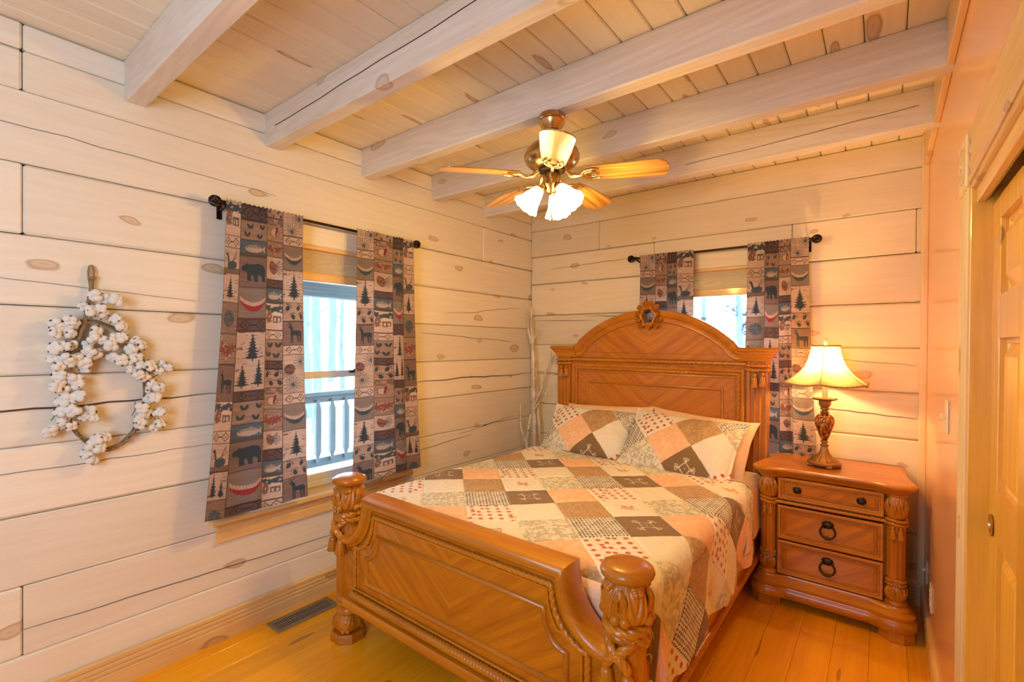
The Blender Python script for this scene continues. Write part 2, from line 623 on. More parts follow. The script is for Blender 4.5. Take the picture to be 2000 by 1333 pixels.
# floor planks
floor = struct(MB().box(-.16, XR + .2, YR - .1, YB + .16, -.06, -.019).build('floor', M['wallbase'], smooth=False), 'glossy honey pine plank floor')
fw = .133
x = -.04
i = 0
while x < XR + .16:
    cut = [-1.4, -.2, 3.4] if i % 3 == 0 else ([-1.4, 2.2, 3.4] if i % 3 == 1 else [-1.4, .6, 3.4])
    for a, b in zip(cut, cut[1:]):
        MB().box(x + .0004, x + fw - .0004, a + .0003, b - .0003, -.02, 0, .0012).build('floor_board', M['floor'], floor, ang=20)
    x += fw
    i += 1

# beams
bw = .072
for k, yb in enumerate((.548 - .545, .548, 1.095, 1.64, 2.18, 2.715)):
    if yb < .4:
        continue
    bm_ = MB().box(-.02, XR + .02, yb, yb + bw, 2.327, HC + .002, .006).build('ceiling_beam', M['beam'], ang=20)
    tag(bm_, ['', 'pickled pine ceiling beam nearest the camera above the cotton wreath', 'pickled ceiling beam above the left curtain, second from the camera',
              'pickled ceiling beam that carries the ceiling fan', 'pickled ceiling beam just behind the ceiling fan', 'pickled ceiling beam nearest the headboard wall'][k],
        'beam', 'ceiling beams', 'structure')
    if k == 2:
        # long drying split in the beam's side
        pts = [(.1 + 1.9 * t / 14, 2.40 + .045 * t / 14 + rng.uniform(-.004, .004)) for t in range(15)]
        MB().prism([(a, z + .0016) for a, z in pts] + [(a, z - .0016) for a, z in pts[::-1]], 'y', yb - .0015, yb + .01).build('drying_crack', M['crack'], bm_, smooth=False)
    if k == 5:
        pts = [(1.5 + 1.0 * t / 10, 2.385 + .03 * t / 10 + rng.uniform(-.003, .003)) for t in range(11)]
        MB().prism([(a, z + .001) for a, z in pts] + [(a, z - .001) for a, z in pts[::-1]], 'y', yb - .0015, yb + .01).build('drying_crack', M['crack'], bm_, smooth=False)

# baseboards: grooved casing profile
def base_profile(h=.13, t=.019):
    p = [(0, 0), (t, 0), (t, h * .42)]
    for g in range(3):
        z = h * (.46 + .155 * g)
        p += [(t, z), (t - .005, z + .004), (t - .005, z + .007), (t, z + .011)]
    p += [(t, h - .006), (t - .006, h), (0, h)]
    return p


bp = base_profile()
mb = MB()
mb.prism([(q[0], q[1]) for q in bp], 'y', YR, YB)
struct(mb.build('baseboard_left', M['trim_y'], smooth=False), 'grooved pine baseboard along the log wall')
mb = MB()
mb.prism([(YB - q[0], q[1]) for q in bp], 'x', .019, XR)
struct(mb.build('baseboard_back', M['log_x'], smooth=False), 'whitewashed grooved baseboard behind the nightstand')
mb = MB()
mb.prism([(XR - q[0] * .8, q[1] * .85) for q in bp], 'y', CY1 + .1, YB - .019)
struct(mb.build('baseboard_right', M['trim_y'], smooth=False), 'grooved pine baseboard under the painted wall')
struct(MB().box(XR - .030, XR + .002, YB - .020, YB, .12, HC, .004).build('trim_1', M['trim_l']), 'narrow vertical pine strip in the room corner')
for j, (a, b) in enumerate(((-1.3, .548), (.62, 1.095), (1.167, 1.64), (1.712, 2.18), (2.252, 2.715), (2.787, YB))):
    struct(MB().box(XR - .022, XR, a, b, 2.322, HC, .003).build('trim_%d' % (j + 2), M['trim_y']), 'pine frieze board between two beams above the painted wall')

# ------------------------------------------------------------------ windows
gm = NT('window_glass')
tr = gm.n('BsdfTransparent', Color=(.93, .97, 1.0))
gl = gm.n('BsdfGlossy', Color=(1, 1, 1), Roughness=.03)
fr = gm.n('Fresnel', IOR=1.45)
nzg = gm.n('TexNoise', Scale=160., Detail=4.)
dirt = gm.n('BsdfDiffuse', Color=(.8, .88, .95))
mx1 = gm.n('MixShader', i0=gm.math('MULTIPLY', fr, .6), i1=tr, i2=gl)
mx2 = gm.n('MixShader', i0=gm.math('MULTIPLY', gm.ramp(nzg, [(.62, (0, 0, 0)), (.75, (1, 1, 1))]), .25), i1=mx1, i2=dirt)
gm.t.links.new(mx2.outputs[0], gm.out.inputs[0])
M['glass'] = gm.m
M['metal_dark'] = plain('oil_rubbed_bronze', (.045, .028, .018), .32, metal=.9)


def window(name, label, hole, wall):
    """wall 'L': runs along y, outside is -x ; wall 'B': runs along x, outside is +y"""
    def bx(mb, a0, a1, d0, d1, z0, z1, c=0.):
        if wall == 'L':
            return mb.box(-d1, -d0, a0, a1, z0, z1, c)
        return mb.box(a0, a1, YB + d0, YB + d1, z0, z1, c)
    a, b = hole
    z0, z1 = WZ
    tx = M['trim_y'] if wall == 'L' else M['trim_x']
    fr_ = MB()
    bx(fr_, a, a + .035, .09, .17, z0, z1, .003)
    bx(fr_, b - .035, b, .09, .17, z0, z1, .003)
    bx(fr_, a + .035, b - .035, .09, .17, z1 - .035, z1, .003)
    bx(fr_, a + .035, b - .035, .09, .17, z0, z0 + .035, .003)
    w = struct(fr_.build(name, M['white']), label)
    # wooden reveal boards
    for p in ((a - .001, a + .016, z0, z1), (b - .016, b + .001, z0, z1)):
        mb = MB()
        bx(mb, p[0], p[1], -.001, .10, p[2], p[3], .002)
        mb.build('reveal_board', M['trim_z'], w)
    mb = MB()
    bx(mb, a + .016, b - .016, -.001, .10, z1 - .016, z1 + .001, .002)
    mb.build('head_board', tx, w)
    zm = 1.187
    for nm, d0, d1, s0, s1 in (('upper_sash', .125, .155, zm - .02, z1 - .035), ('lower_sash', .095, .125, z0 + .035, zm + .02)):
        mb = MB()
        t = .038
        bx(mb, a + .035, a + .035 + t, d0, d1, s0, s1, .003)
        bx(mb, b - .035 - t, b - .035, d0, d1, s0, s1, .003)
        bx(mb, a + .035 + t, b - .035 - t, d0, d1, s0, s0 + t, .003)
        bx(mb, a + .035 + t, b - .035 - t, d0, d1, s1 - t, s1, .003)
        sash = mb.build(nm, M['white'], w)
        mb = MB()
        bx(mb, a + .033 + t, b - .033 - t, (d0 + d1) / 2 - .002, (d0 + d1) / 2 + .002, s0 + t - .004, s1 - t + .004)
        mb.build('pane', M['glass'], sash, smooth=False)
    mb = MB()
    c = (a + b) / 2 + .24
    bx(mb, c - .03, c + .03, .075, .095, zm + .006, zm + .02, .004)
    bx(mb, c - .008, c + .03, .070, .08, zm + .018, zm + .028, .003)
    mb.build('sash_lock', M['metal_dark'], w)
    # stool and apron
    mb = MB()
    st = [(-.055, z0 - .006), (-.048, z0), (.10, z0), (.10, z0 - .024), (-.048, z0 - .024), (-.055, z0 - .018)]
    if wall == 'L':
        mb.prism([(-d, z) for d, z in st], 'y', a - .13, b + .15)
    else:
        mb.prism([(YB + d, z) for d, z in st], 'x', a - .13, b + .13)
    mb.build('window_stool', tx, w, smooth=False)
    mb = MB()
    ap = [(q[0], q[1]) for q in base_profile(.088, .018)]
    if wall == 'L':
        mb.prism([(q[0], z0 - .112 + q[1]) for q in ap], 'y', a - .10, b + .11)
    else:
        mb.prism([(YB - q[0], z0 - .112 + q[1]) for q in ap], 'x', a - .10, b + .10)
    mb.build('apron', tx, w, smooth=False)
    return w


window('window_1', 'double hung window in the left log wall overlooking the porch railing', WL, 'L')
window('window_2', 'double hung window partly hidden by the arched headboard', WB, 'B')

# pleated shades, drawn up
mm = NT('woven_shade')
tcs = mm.n('TexCoord')
nz1 = mm.n('TexNoise', Vector=mm.n('Mapping', Vector=tcs.outputs['Object'], Scale=(30, 30, 260)), Scale=1., Detail=2.)
mm.bs(color=mm.mix(nz1, (.92, .82, .62), (.86, .72, .50)), rough=.7)
tl = mm.n('BsdfTranslucent', Color=(.85, .68, .42))
ms = mm.n('MixShader', i0=.3, i1=mm.b, i2=tl)
mm.t.links.new(ms.outputs[0], mm.out.inputs[0])
M['shade_cloth'] = mm.m


def blind(label, hole, wall):
    a, b = hole[0] + .018, hole[1] - .018
    loc = (-.04, (a + b) / 2, 1.7) if wall == 'L' else ((a + b) / 2, YB + .04, 1.7)
    t = thing('pleated_shade', label, 'window shade', loc)

    def put(d, x, z):
        return (-d, x, z) if wall == 'L' else (x, YB + d, z)
    mb = MB()
    n = 9
    top, bot = WZ[1] - .022, 1.745
    P = [[], []]
    for k in range(2 * n + 1):
        z = top + (bot - top) * k / (2 * n)
        d = .022 if k % 2 == 0 else .030
        P[0].append(put(d, a, z))
        P[1].append(put(d, b, z))
    mb.grid(P)
    P = [[], []]
    for k in range(2 * n + 1):
        z = top + (bot - top) * k / (2 * n)
        d = .062 if k % 2 == 0 else .054
        P[0].append(put(d, a, z))
        P[1].append(put(d, b, z))
    mb.grid(P)
    mb.build('pleats', M['shade_cloth'], t, smooth=False)
    mb = MB()
    for nm, z0, z1 in (('head_rail', top, WZ[1] - .016), ('bottom_rail', 1.698, 1.745)):
        mb = MB()
        if wall == 'L':
            mb.box(-.066, -.018, a, b, z0, z1, .003)
        else:
            mb.box(a, b, YB + .018, YB + .066, z0, z1, .003)
        mb.build(nm, M['trim_y'] if wall == 'L' else M['trim_x'], t)
    return t


blind('tan pleated shade drawn up in the left wall window', WL, 'L')
blind('tan pleated shade drawn up in the window behind the bed', WB, 'B')


# curtain rods
def rod(label, a, b, wall, z=1.987):
    loc = (.08, (a + b) / 2, z) if wall == 'L' else ((a + b) / 2, YB - .08, z)
    t = thing('curtain_rod', label, 'curtain rod', loc)

    def put(q, d, h):
        return (d, q, h) if wall == 'L' else (q, YB - d, h)
    MB().tube([put(a + .02, .08, z), put((a + b) / 2, .08, z), put(b - .02, .08, z)], .0075, 10).build('rod', M['metal_dark'], t)
    for e, sg in ((a, -1), (b, 1)):
        f = MB()
        c = put(e, .08, z)
        f.sphere(c, .0125, 10, 8)
        # open cage of six ribs
        for k in range(6):
            an = PI * k / 6
            pts = []
            for q in range(13):
                ph = 2 * PI * q / 12
                rr = .0235
                pts.append(put(e + rr * math.cos(ph), .08 + rr * math.sin(ph) * math.cos(an), z + rr * math.sin(ph) * math.sin(an)))
            f.tube(pts, .0028, 5, cap=False)
        f.tube([put(e - sg * .022, .08, z), put(e - sg * .045, .08, z)], .011, 10)
        f.build('finial', M['metal_dark'], t)
    for e in (a + .045, b - .045):
        f = MB()
        f.tube([put(e, .0, z - .02), put(e, .05, z - .02), put(e, .08, z - .012)], .006, 8)
        if wall == 'L':
            f.box(0, .006, e - .011, e + .011, z - .06, z + .01, .002)
        else:
            f.box(e - .011, e + .011, YB - .006, YB, z - .06, z + .01, .002)
        f.build('bracket', M['metal_dark'], t)
    return t


rod('dark bronze curtain rod over the left wall window', .845, 1.985, 'L')
rod('dark bronze curtain rod over the window behind the bed', .945, 2.08, 'B')

# ------------------------------------------------------------------ printed curtains
LT, BR, DB = np.array([.47, .33, .27]), np.array([.175, .108, .094]), np.array([.10, .060, .062])
INK, RED, BLUE, TAN = np.array([.028, .040, .050]), np.array([.27, .022, .028]), np.array([.075, .105, .145]), np.array([.30, .19, .145])


def vnoise(x, y, seed=0):
    """cheap smooth value noise on arrays"""
    xi, yi = np.floor(x).astype(np.int64), np.floor(y).astype(np.int64)
    fx, fy = x - xi, y - yi
    fx, fy = fx * fx * (3 - 2 * fx), fy * fy * (3 - 2 * fy)

    def h(a, b):
        n = (a * 374761393 + b * 668265263 + seed * 974634777) & 0x7fffffff
        n = ((n ^ (n >> 13)) * 1274126177) & 0x7fffffff
        return ((n ^ (n >> 16)) & 0xffff) / 65535.
    return (h(xi, yi) * (1 - fx) + h(xi + 1, yi) * fx) * (1 - fy) + (h(xi, yi + 1) * (1 - fx) + h(xi + 1, yi + 1) * fx) * fy


def inpoly(x, y, poly):
    r = np.zeros(x.shape, bool)
    n = len(poly)
    for i in range(n):
        (x1, y1), (x2, y2) = poly[i], poly[(i + 1) % n]
        if y1 == y2:
            continue
        c = ((y1 > y) != (y2 > y)) & (x < (x2 - x1) * (y - y1) / (y2 - y1) + x1)
        r ^= c
    return r


def seg(x, y, x1, y1, x2, y2, w):
    dx, dy = x2 - x1, y2 - y1
    t = np.clip(((x - x1) * dx + (y - y1) * dy) / (dx * dx + dy * dy + 1e-12), 0, 1)
    return (x - x1 - t * dx) ** 2 + (y - y1 - t * dy) ** 2 < w * w


def ell(x, y, cx, cy, rx, ry, an=0.):
    c, s = math.cos(an), math.sin(an)
    a, b = (x - cx) * c + (y - cy) * s, -(x - cx) * s + (y - cy) * c
    return (a / rx) ** 2 + (b / ry) ** 2 < 1


BEAR = [(-.46, .10), (-.40, .22), (-.30, .27), (-.27, .33), (-.22, .28), (-.08, .30), (.10, .33), (.28, .30), (.40, .20), (.44, .02), (.42, -.18), (.45, -.36), (.30, -.36), (.28, -.18), (.18, -.10),
        (.10, -.14), (.14, -.36), (.0, -.36), (-.04, -.14), (-.12, -.12), (-.10, -.34), (-.26, -.34), (-.24, -.10), (-.30, .02), (-.42, .02)]
DEER = [(-.34, .30), (-.24, .36), (-.22, .48), (-.18, .36), (-.10, .30), (-.06, .12), (.30, .14), (.40, .06), (.38, -.06), (.34, -.46), (.29, -.46), (.27, -.12), (.22, -.12), (.22, -.44), (.17, -.44), (.12, -.10),
        (-.06, -.08), (-.06, -.46), (-.11, -.46), (-.13, -.06), (-.16, -.44), (-.20, -.44), (-.20, .04), (-.22, .22)]


def treemask(x, y, cx, cy, h, w):
    """ragged conifer; y up, cy = base"""
    t = (y - cy) / h
    k = np.floor(t * 9) / 9
    ww = w * (1 - t) * (.45 + .75 * (1 - (t * 9 - np.floor(t * 9)))) * (.75 + .5 * vnoise(x * 160, y * 160, 3))
    return ((t > .08) & (t < 1) & (np.abs(x - cx) < ww * .80)) | ((t > -.02) & (t < .12) & (np.abs(x - cx) < w * .07)) | ((t > .9) & (t < 1.03) & (np.abs(x - cx) < .0022))


def motif(kind, x, y, w, h):
    """x in (-w/2, w/2), y in (-h/2, h/2) metres -> colour"""
    n = len(x)
    st = vnoise(x * 24 + 5, y * 420, 5)                 # horizontal plank streaks
    ft = vnoise(x * 90, y * 90, 9)

    def base(c, amt=.35):
        return c[None, :] * (1 - amt / 2 + amt * st[:, None])
    hw = w / 2
    sx, sy = x / hw, y / (h / 2)
    if kind in ('tree', 'tree2', 'tree3'):
        c = base(LT)
        c[(st > .80) & (ft > .45)] = DB * 1.6
        if kind == 'tree':
            mk = treemask(x, y, .0, -h * .40, h * .82, h * .30)
        elif kind == 'tree2':
            mk = treemask(x, y, -w * .18, -h * .42, h * .86, h * .27) | treemask(x, y, w * .22, -h * .42, h * .62, h * .2)
        else:
            mk = treemask(x, y, .0, h * .0, h * .46, h * .15) | treemask(x, y, -w * .28, -h * .44, h * .36, h * .12) | treemask(x, y, w * .22, -h * .44, h * .44, h * .14)
        c[mk] = INK
    elif kind == 'bear':
        c = base(BR)
        s = min(w, h * 1.3)
        c[inpoly(x / s * 1.02, y / s * 1.02, BEAR)] = INK * np.array([.9, 1.0, 1.05])
    elif kind == 'deer':
        c = base(BR * 1.05)
        s = min(w, h) * .92
        c[inpoly(x / s, y / s, DEER)] = INK
        c[seg(x / s, y / s, -.22, .36, -.34, .50, .015) | seg(x / s, y / s, -.22, .38, -.10, .52, .015) | seg(x / s, y / s, -.28, .43, -.24, .52, .013)] = INK
    elif kind in ('canoe', 'canoer'):
        c = base(np.array([.20, .145, .125]), .25)
        cv = -.22 + .46 * sx * sx
        yy = sy
        hull = (np.abs(sx) < .88) & (yy < cv + .22) & (yy > cv - .30 * (1 - sx * sx) - .04)
        c[hull] = RED if kind == 'canoer' else INK * 1.6
        trim = (np.abs(sx) < .90) & (yy < cv + .26) & (yy > cv + .02)
        c[trim] = LT * 1.05
        zig = trim & (np.abs((sx * 7 + yy * 3) % 1 - .5) < .12)
        c[zig] = BR * 1.5
    elif kind in ('dia', 'band'):
        c = base(LT * 1.06 if kind == 'dia' else DB, .25)
        ink = DB if kind == 'dia' else np.array([.045, .026, .03])
        for cx in (-.5, .5):
            d = np.abs((sx - cx) * hw / (h * .40)) + np.abs(sy * .5 / .40)
            c[(d < 1) & (d > .74)] = ink
            c[d < .24] = ink
        c[(np.abs(sx) < .16) & (np.abs(sy) < .12)] = ink
        if kind == 'band':
            c[np.abs(np.abs(sy) - .82) < .07] = ink
    elif kind == 'paws':
        c = base(TAN * 1.2, .5)
        for cx, cy, an in ((-.62, .42, -.5), (.42, .45, -.5), (-.12, -.5, .35), (.72, -.45, .35)):
            px, py = cx * hw, cy * h / 2
            r = h * .15
            mk = ell(x, y, px, py, r * .72, r * 1.05, an)
            for q in range(4):
                a = an + .6 + q * .55
                mk |= ell(x, y, px + r * 1.45 * math.cos(a), py + r * 1.45 * math.sin(a), r * .25, r * .25)
            c[mk] = INK * 1.1
    elif kind == 'hoof':
        c = base(TAN * .9, .6)
        for cx, cy in ((-.35, .45), (.55, .5), (-.55, -.4), (.35, -.5)):
            for sg in (-1, 1):
                c[ell(x, y, cx * hw + sg * h * .075, cy * h / 2, h * .062, h * .13, sg * -.45)] = INK * 1.15
    elif kind == 'fish':
        c = base(BLUE, .6)
        c[sy < -.55 + .25 * (ft - .5)] = np.array([.075, .07, .06])
        b = ell(x, y, -.02 * w, 0, w * .32, h * .23)
        tail = inpoly(sx, sy, [(.50, .0), (.82, .48), (.78, -.0), (.82, -.44)])
        c[b | tail] = np.array([.42, .30, .24])
        c[b & (sy > .12)] = np.array([.25, .20, .17])
        c[inpoly(sx, sy, [(-.15, .38), (.1, .66), (.18, .36)])] = np.array([.25, .20, .17])
        c[ell(x, y, -.26 * w, h * .04, h * .035, h * .035)] = INK
    elif kind == 'cabin':
        c = base(LT * 1.12, .3)
        c[(sy > .32) & (sy < .86 + .2 * (ft - .5)) & (vnoise(x * 130, y * 130, 4) > .25)] = INK * 1.7
        c[inpoly(sx, sy, [(-.95, -.15), (-.7, .45), (-.35, .5), (-.1, .2), (-.15, -.35), (-.7, -.5)]) & (ft > .3)] = np.array([.20, .10, .08])
        c[inpoly(sx, sy, [(-.05, .12), (.05, .42), (.78, .38), (.88, .08)])] = LT * 1.25
        c[inpoly(sx, sy, [(.02, .10), (.82, .08), (.82, -.40), (.02, -.42)])] = np.array([.13, .10, .09])
        for q in (.14, .48):
            c[(sx > q) & (sx < q + .2) & (sy > -.32) & (sy < -.05)] = LT * 1.15
    elif kind == 'leaves':
        c = base(TAN * .85, .7)
        for cx, cy, an in ((-.4, -.05, .5), (.42, .05, -.4)):
            r = np.hypot((sx - cx) * hw, sy * h / 2 - cy * h / 2) / (h * .36)
            th = np.arctan2(sy * h / 2 - cy * h / 2, (sx - cx) * hw) + an
            lf = r < (.55 + .45 * np.cos(5 * th) * np.cos(2.5 * th))
            c[(r < 1.12 * (.55 + .5 * np.cos(5 * th) * np.cos(2.5 * th)))] = LT
            c[lf] = np.array([.20, .055, .045])
    elif kind == 'cone':
        c = base(LT, .3)
        for q in range(7):
            a = -.9 + q * .28
            c[seg(x, y, 0, h * .05, h * .42 * math.cos(a), h * .05 + h * .42 * math.sin(a), .0016)] = INK * 2
        b = ell(x, y, -.07 * w, h * .02, h * .20, h * .30, .35)
        c[b] = np.array([.17, .075, .06]) * (.7 + .7 * (vnoise(x * 190, y * 190, 6)[b] > .5))[:, None]
    elif kind in ('branch', 'branchcone'):
        c = base(LT * .96, .35)
        m_ = np.zeros(n, bool)
        for q in range(3 if kind == 'branchcone' else 2):
            bx_, by_ = (.30, -.10, -.3)[q] * w, (.30, -.28, .05)[q] * h
            for k in range(15):
                a = 2 * PI * k / 15 + q
                L_ = min(w, h) * .36
                m_ |= seg(x, y, bx_, by_, bx_ + L_ * math.cos(a), by_ + L_ * math.sin(a), .0013)
        c[m_] = INK * 2.2
        if kind == 'branchcone':
            b = ell(x, y, -.22 * w, h * .12, w * .22, h * .14, .8)
            c[b] = np.array([.12, .055, .05]) * (.7 + .8 * (vnoise(x * 170, y * 170, 6)[b] > .5))[:, None]
    elif kind == 'goose':
        c = base(LT * .95, .5)
        c[sy < -.60] = TAN * .55
        c[ell(x, y, .05 * w, -h * .18, w * .30, h * .17, .15)] = INK * 1.8
        c[seg(x, y, -.15 * w, -h * .1, -.26 * w, h * .22, h * .05) | ell(x, y, -.30 * w, h * .24, h * .09, h * .055)] = INK * 1.3
        c[seg(x, y, .1 * w, 0, .32 * w, h * .36, .0030) | seg(x, y, .1 * w, 0, .4 * w, h * .2, .0022)] = BR
    elif kind == 'bush':
        c = base(TAN * .75, .5)
        b = ell(x, y, 0, -h * .02, w * .32, h * .26)
        c[b & (vnoise(x * 240, y * 240, 8) > .25)] = INK * 2.0
    elif kind == 'lantern':
        c = base(TAN * 1.05, .7)
        c[(sy > .35) & (ft > .5)] = BR
        d = np.hypot(x / (h * .26), (y + h * .12) / (h * .22))
        c[(d < 1) & (d > .78)] = BR * 1.2
        c[d < .72] = LT
        c[seg(x, y, .10 * w, -h * .2, .16 * w, h * .1, h * .05)] = RED * .7
    else:
        c = base(BR)
    return np.clip(c, .005, .95)


KY = .001356
COLS = {
    'A': (60, [('cabin', 175), ('dia', 215), ('goose', 300), ('tree', 395), ('bush', 500), ('leaves', 600), ('deer', 720), ('cabin', 815), ('dia', 855), ('goose', 945), ('tree2', 1035), ('bush', 1145), ('leaves', 1400)]),
    'B': (60, [('band', 115), ('hoof', 180), ('fish', 235), ('bear', 340), ('canoer', 445), ('band', 490), ('tree3', 690), ('band', 725), ('hoof', 800), ('fish', 858), ('bear', 955), ('canoer', 1065), ('band', 1105), ('tree', 1200), ('hoof', 1400)]),
    'C': (75, [('paws', 105), ('lantern', 185), ('leaves', 240), ('cone', 320), ('band', 350), ('fish', 405), ('cabin', 498), ('dia', 530), ('hoof', 605), ('band', 635), ('paws', 700), ('lantern', 775), ('leaves', 850), ('cone', 915), ('band', 955), ('fish', 1010), ('cabin', 1090), ('dia', 1130), ('hoof', 1400)]),
    'D': (95, [('branch', 178), ('dia', 212), ('canoe', 300), ('tree', 418), ('paws', 485), ('deer', 572), ('dia', 605), ('branchcone', 745), ('dia', 785), ('canoe', 880), ('tree', 985), ('paws', 1050), ('deer', 1140), ('dia', 1400)])}

cm = NT('printed_cotton')
va = cm.n('VertexColor', _layer_name='Col')
tcc = cm.n('TexCoord')
weave = cm.n('TexNoise', Vector=tcc.outputs['Object'], Scale=420., Detail=2.)
cm.bump(weave, .25, .002)
colr = cm.mix(.12, va.outputs[0], weave.outputs['Color'], 'OVERLAY')
cm.bs(color=colr, rough=.85, sheen=.15)
tlc = cm.n('BsdfTranslucent')
cm.set(tlc, 'Color', va.outputs[0])
msc = cm.n('MixShader', i0=.22, i1=cm.b, i2=tlc)
cm.t.links.new(msc.outputs[0], cm.out.inputs[0])
M['curtain'] = cm.m


def curtain(label, wall, top, bot, cols, seed, flip=False, folds=3.0, amp=.016, length=1.405, bowl=0.):
    """top/bot: (a0, a1) extents along the wall at the rod and at the hem; cols: [(name, fraction)]"""
    ns, nt = 150, 470
    s = np.linspace(0, 1, ns)
    t = np.linspace(0, 1, nt)
    S, T = np.meshgrid(s, t, indexing='ij')
    r = random.Random(seed)
    e = T ** 1.6
    a0 = top[0] + (bot[0] - top[0]) * e
    a1 = top[1] + (bot[1] - top[1]) * e
    ph = r.uniform(0, 6)
    wav = np.sin(2 * PI * folds * S + ph) + .5 * np.sin(2 * PI * (folds * 1.7) * S + ph * 2.1 + T * .8)
    wob = np.sin(2 * PI * folds * S + ph + PI / 2) * .006 * (.5 + T)
    gath = np.exp(-T * 34) * .0045 * np.sin(2 * PI * 16 * S + ph) + np.exp(-T * 20) * .003 * np.sin(2 * PI * 29 * S)
    D = .094 + amp * (.35 + .65 * T) * wav * .7 + gath + bowl * T ** 2
    D = np.maximum(D, np.where(T < .03, .0915, .066 + .0 * T))
    A = a0 + (a1 - a0) * S + wob
    Z = 2.001 - length * T + .003 * np.exp(-T * 60) * np.sin(2 * PI * 18 * S + 1) + .004 * T * np.sin(2 * PI * folds * S + ph)
    P = np.stack([D, A, Z] if wall == 'L' else [A, YB - D, Z], -1).reshape(-1, 3)
    # print
    wid = .385
    col = np.zeros((ns, nt, 3))
    f0 = 0.
    zz = (T * length)
    flatw = {'A': .115, 'B': .125, 'C': .095, 'D': .115}
    for nm, fr_ in cols:
        sel = (S >= f0 - 1e-9) & (S <= f0 + fr_ + 1e-9)
        x_ = ((S - f0) / fr_ - .5)
        y0_, rws = COLS[nm]
        prev = 0.
        for mk, yend in rws:
            end = (yend - y0_) * KY
            q = sel & (zz >= prev) & (zz < end + 1e-9)
            if q.any():
                w_, h_ = flatw[nm], end - prev
                xx = x_[q] * w_
                yy = (prev + end) / 2 - zz[q]
                c = motif(mk, xx, yy, w_, h_)
                edge = (np.abs(xx) > w_ / 2 - .0016) | (np.abs(yy) > h_ / 2 - .0018)
                c[edge] = np.array([.05, .03, .03])
                col[q] = c
            prev = end
        f0 += fr_
    q = gridquads(ns, nt)
    if (wall == 'L'):
        q = q[:, ::-1]
    o = npmesh('curtain', P, q, M['curtain'], None, col.reshape(-1, 3))
    return tag(o, label, 'curtain', 'lodge print curtains')


curtain('lodge print curtain hanging nearest the cotton wreath', 'L', (.882, 1.238), (.792, 1.262), [('A', .19), ('B', .32), ('C', .21), ('D', .28)], 3, folds=2.2, amp=.013, bowl=.02)
curtain('lodge print curtain on the left wall, between window glass and bed corner', 'L', (1.552, 1.946), (1.522, 1.990), [('D', .26), ('C', .34), ('B', .22), ('A', .18)], 5, folds=2.4, amp=.014, bowl=.02)
curtain('lodge print curtain half hidden behind the arch of the headboard', 'B', (1.022, 1.390), (1.0, 1.40), [('D', .29), ('C', .24), ('B', .17), ('A', .30)], 8, folds=2.6, amp=.012)
curtain('lodge print curtain behind the lamp and the headboard end', 'B', (1.722, 2.040), (1.70, 2.095), [('A', .29), ('B', .23), ('C', .21), ('D', .27)], 11, folds=2.6, amp=.014)

# ------------------------------------------------------------------ closet: casing, jamb, header, sliding door
cl = MB()
cs = XR - .008
# fluted casing leg: profile in (y, x)
def fluted(y0, y1, n=3):
    pr = [(y0, XR + .001), (y0, cs + .004), (y0 + .006, cs)]
    w = (y1 - y0 - .024) / n
    for k in range(n):
        a = y0 + .012 + w * k
        pr += [(a, cs), (a + w * .3, cs + .005), (a + w * .7, cs + .005), (a + w, cs)]
    pr += [(y1 - .006, cs), (y1, cs + .004), (y1, XR + .001)]
    return pr


pr = fluted(CY1 - .004, CY1 + .130)
P = [[(x_, y_, z_) for y_, x_ in pr] for z_ in (0, CZ + .01)]
cl.grid(P)
casing = struct(cl.build('trim_8', M['trim_l'], smooth=False), 'fluted pine casing around the closet opening')
casing['category'] = 'door casing'
MB().box(XR - .012, XR, CY1 - .008, CY1 + .136, CZ - .005, CZ + .140, .004).build('corner_block', M['trim_l'], casing)
cb = MB()
for R1 in (.050, .030):
    pts = [(XR - .012, CY1 + .064 + R1 * math.cos(2 * PI * k / 24), CZ + .067 + R1 * math.sin(2 * PI * k / 24)) for k in range(25)]
    cb.tube(pts, .003, 6, cap=False)
cb.sphere((XR - .012, CY1 + .064, CZ + .067), .010, 12, 8, (.6, 1, 1))
cb.build('rosette', M['trim_l'], casing)
hp = [(z_ - (CY1 - .004) + CZ + .004, x_) for z_, x_ in pr]
hd = MB()
P = [[(x_, y_, z_) for z_, x_ in hp] for y_ in (CY0 - .05, CY1 - .012)]
hd.grid(P)
hd.build('head_casing', M['trim_y'], casing, smooth=False)
# jamb boards
MB().box(XR - .001, XR + .115, CY1 - .012, CY1 + .004, 0, CZ, .002).build('jamb_board', M['jamb'], casing)
MB().box(XR - .001, XR + .115, CY0, CY1 - .012, CZ - .012, CZ + .004, .002).build('head_jamb', M['trim_y'], casing)
MB().box(XR + .010, XR + .027, CY0, CY1 - .012, CZ - .050, CZ - .012, .002).build('track_fascia', M['trim_y'], casing)
MB().box(XR + .029, XR + .034, CY0, CY1 - .012, CZ - .042, CZ - .012, .001).build('door_track', M['white'], casing)
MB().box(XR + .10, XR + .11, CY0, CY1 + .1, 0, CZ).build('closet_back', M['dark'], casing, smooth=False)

dx0, dx1 = XR + .042, XR + .076
dy1 = 1.735
dw = .76
door = MB()
dz0, dz1 = .015, CZ - .058
st_ = .10
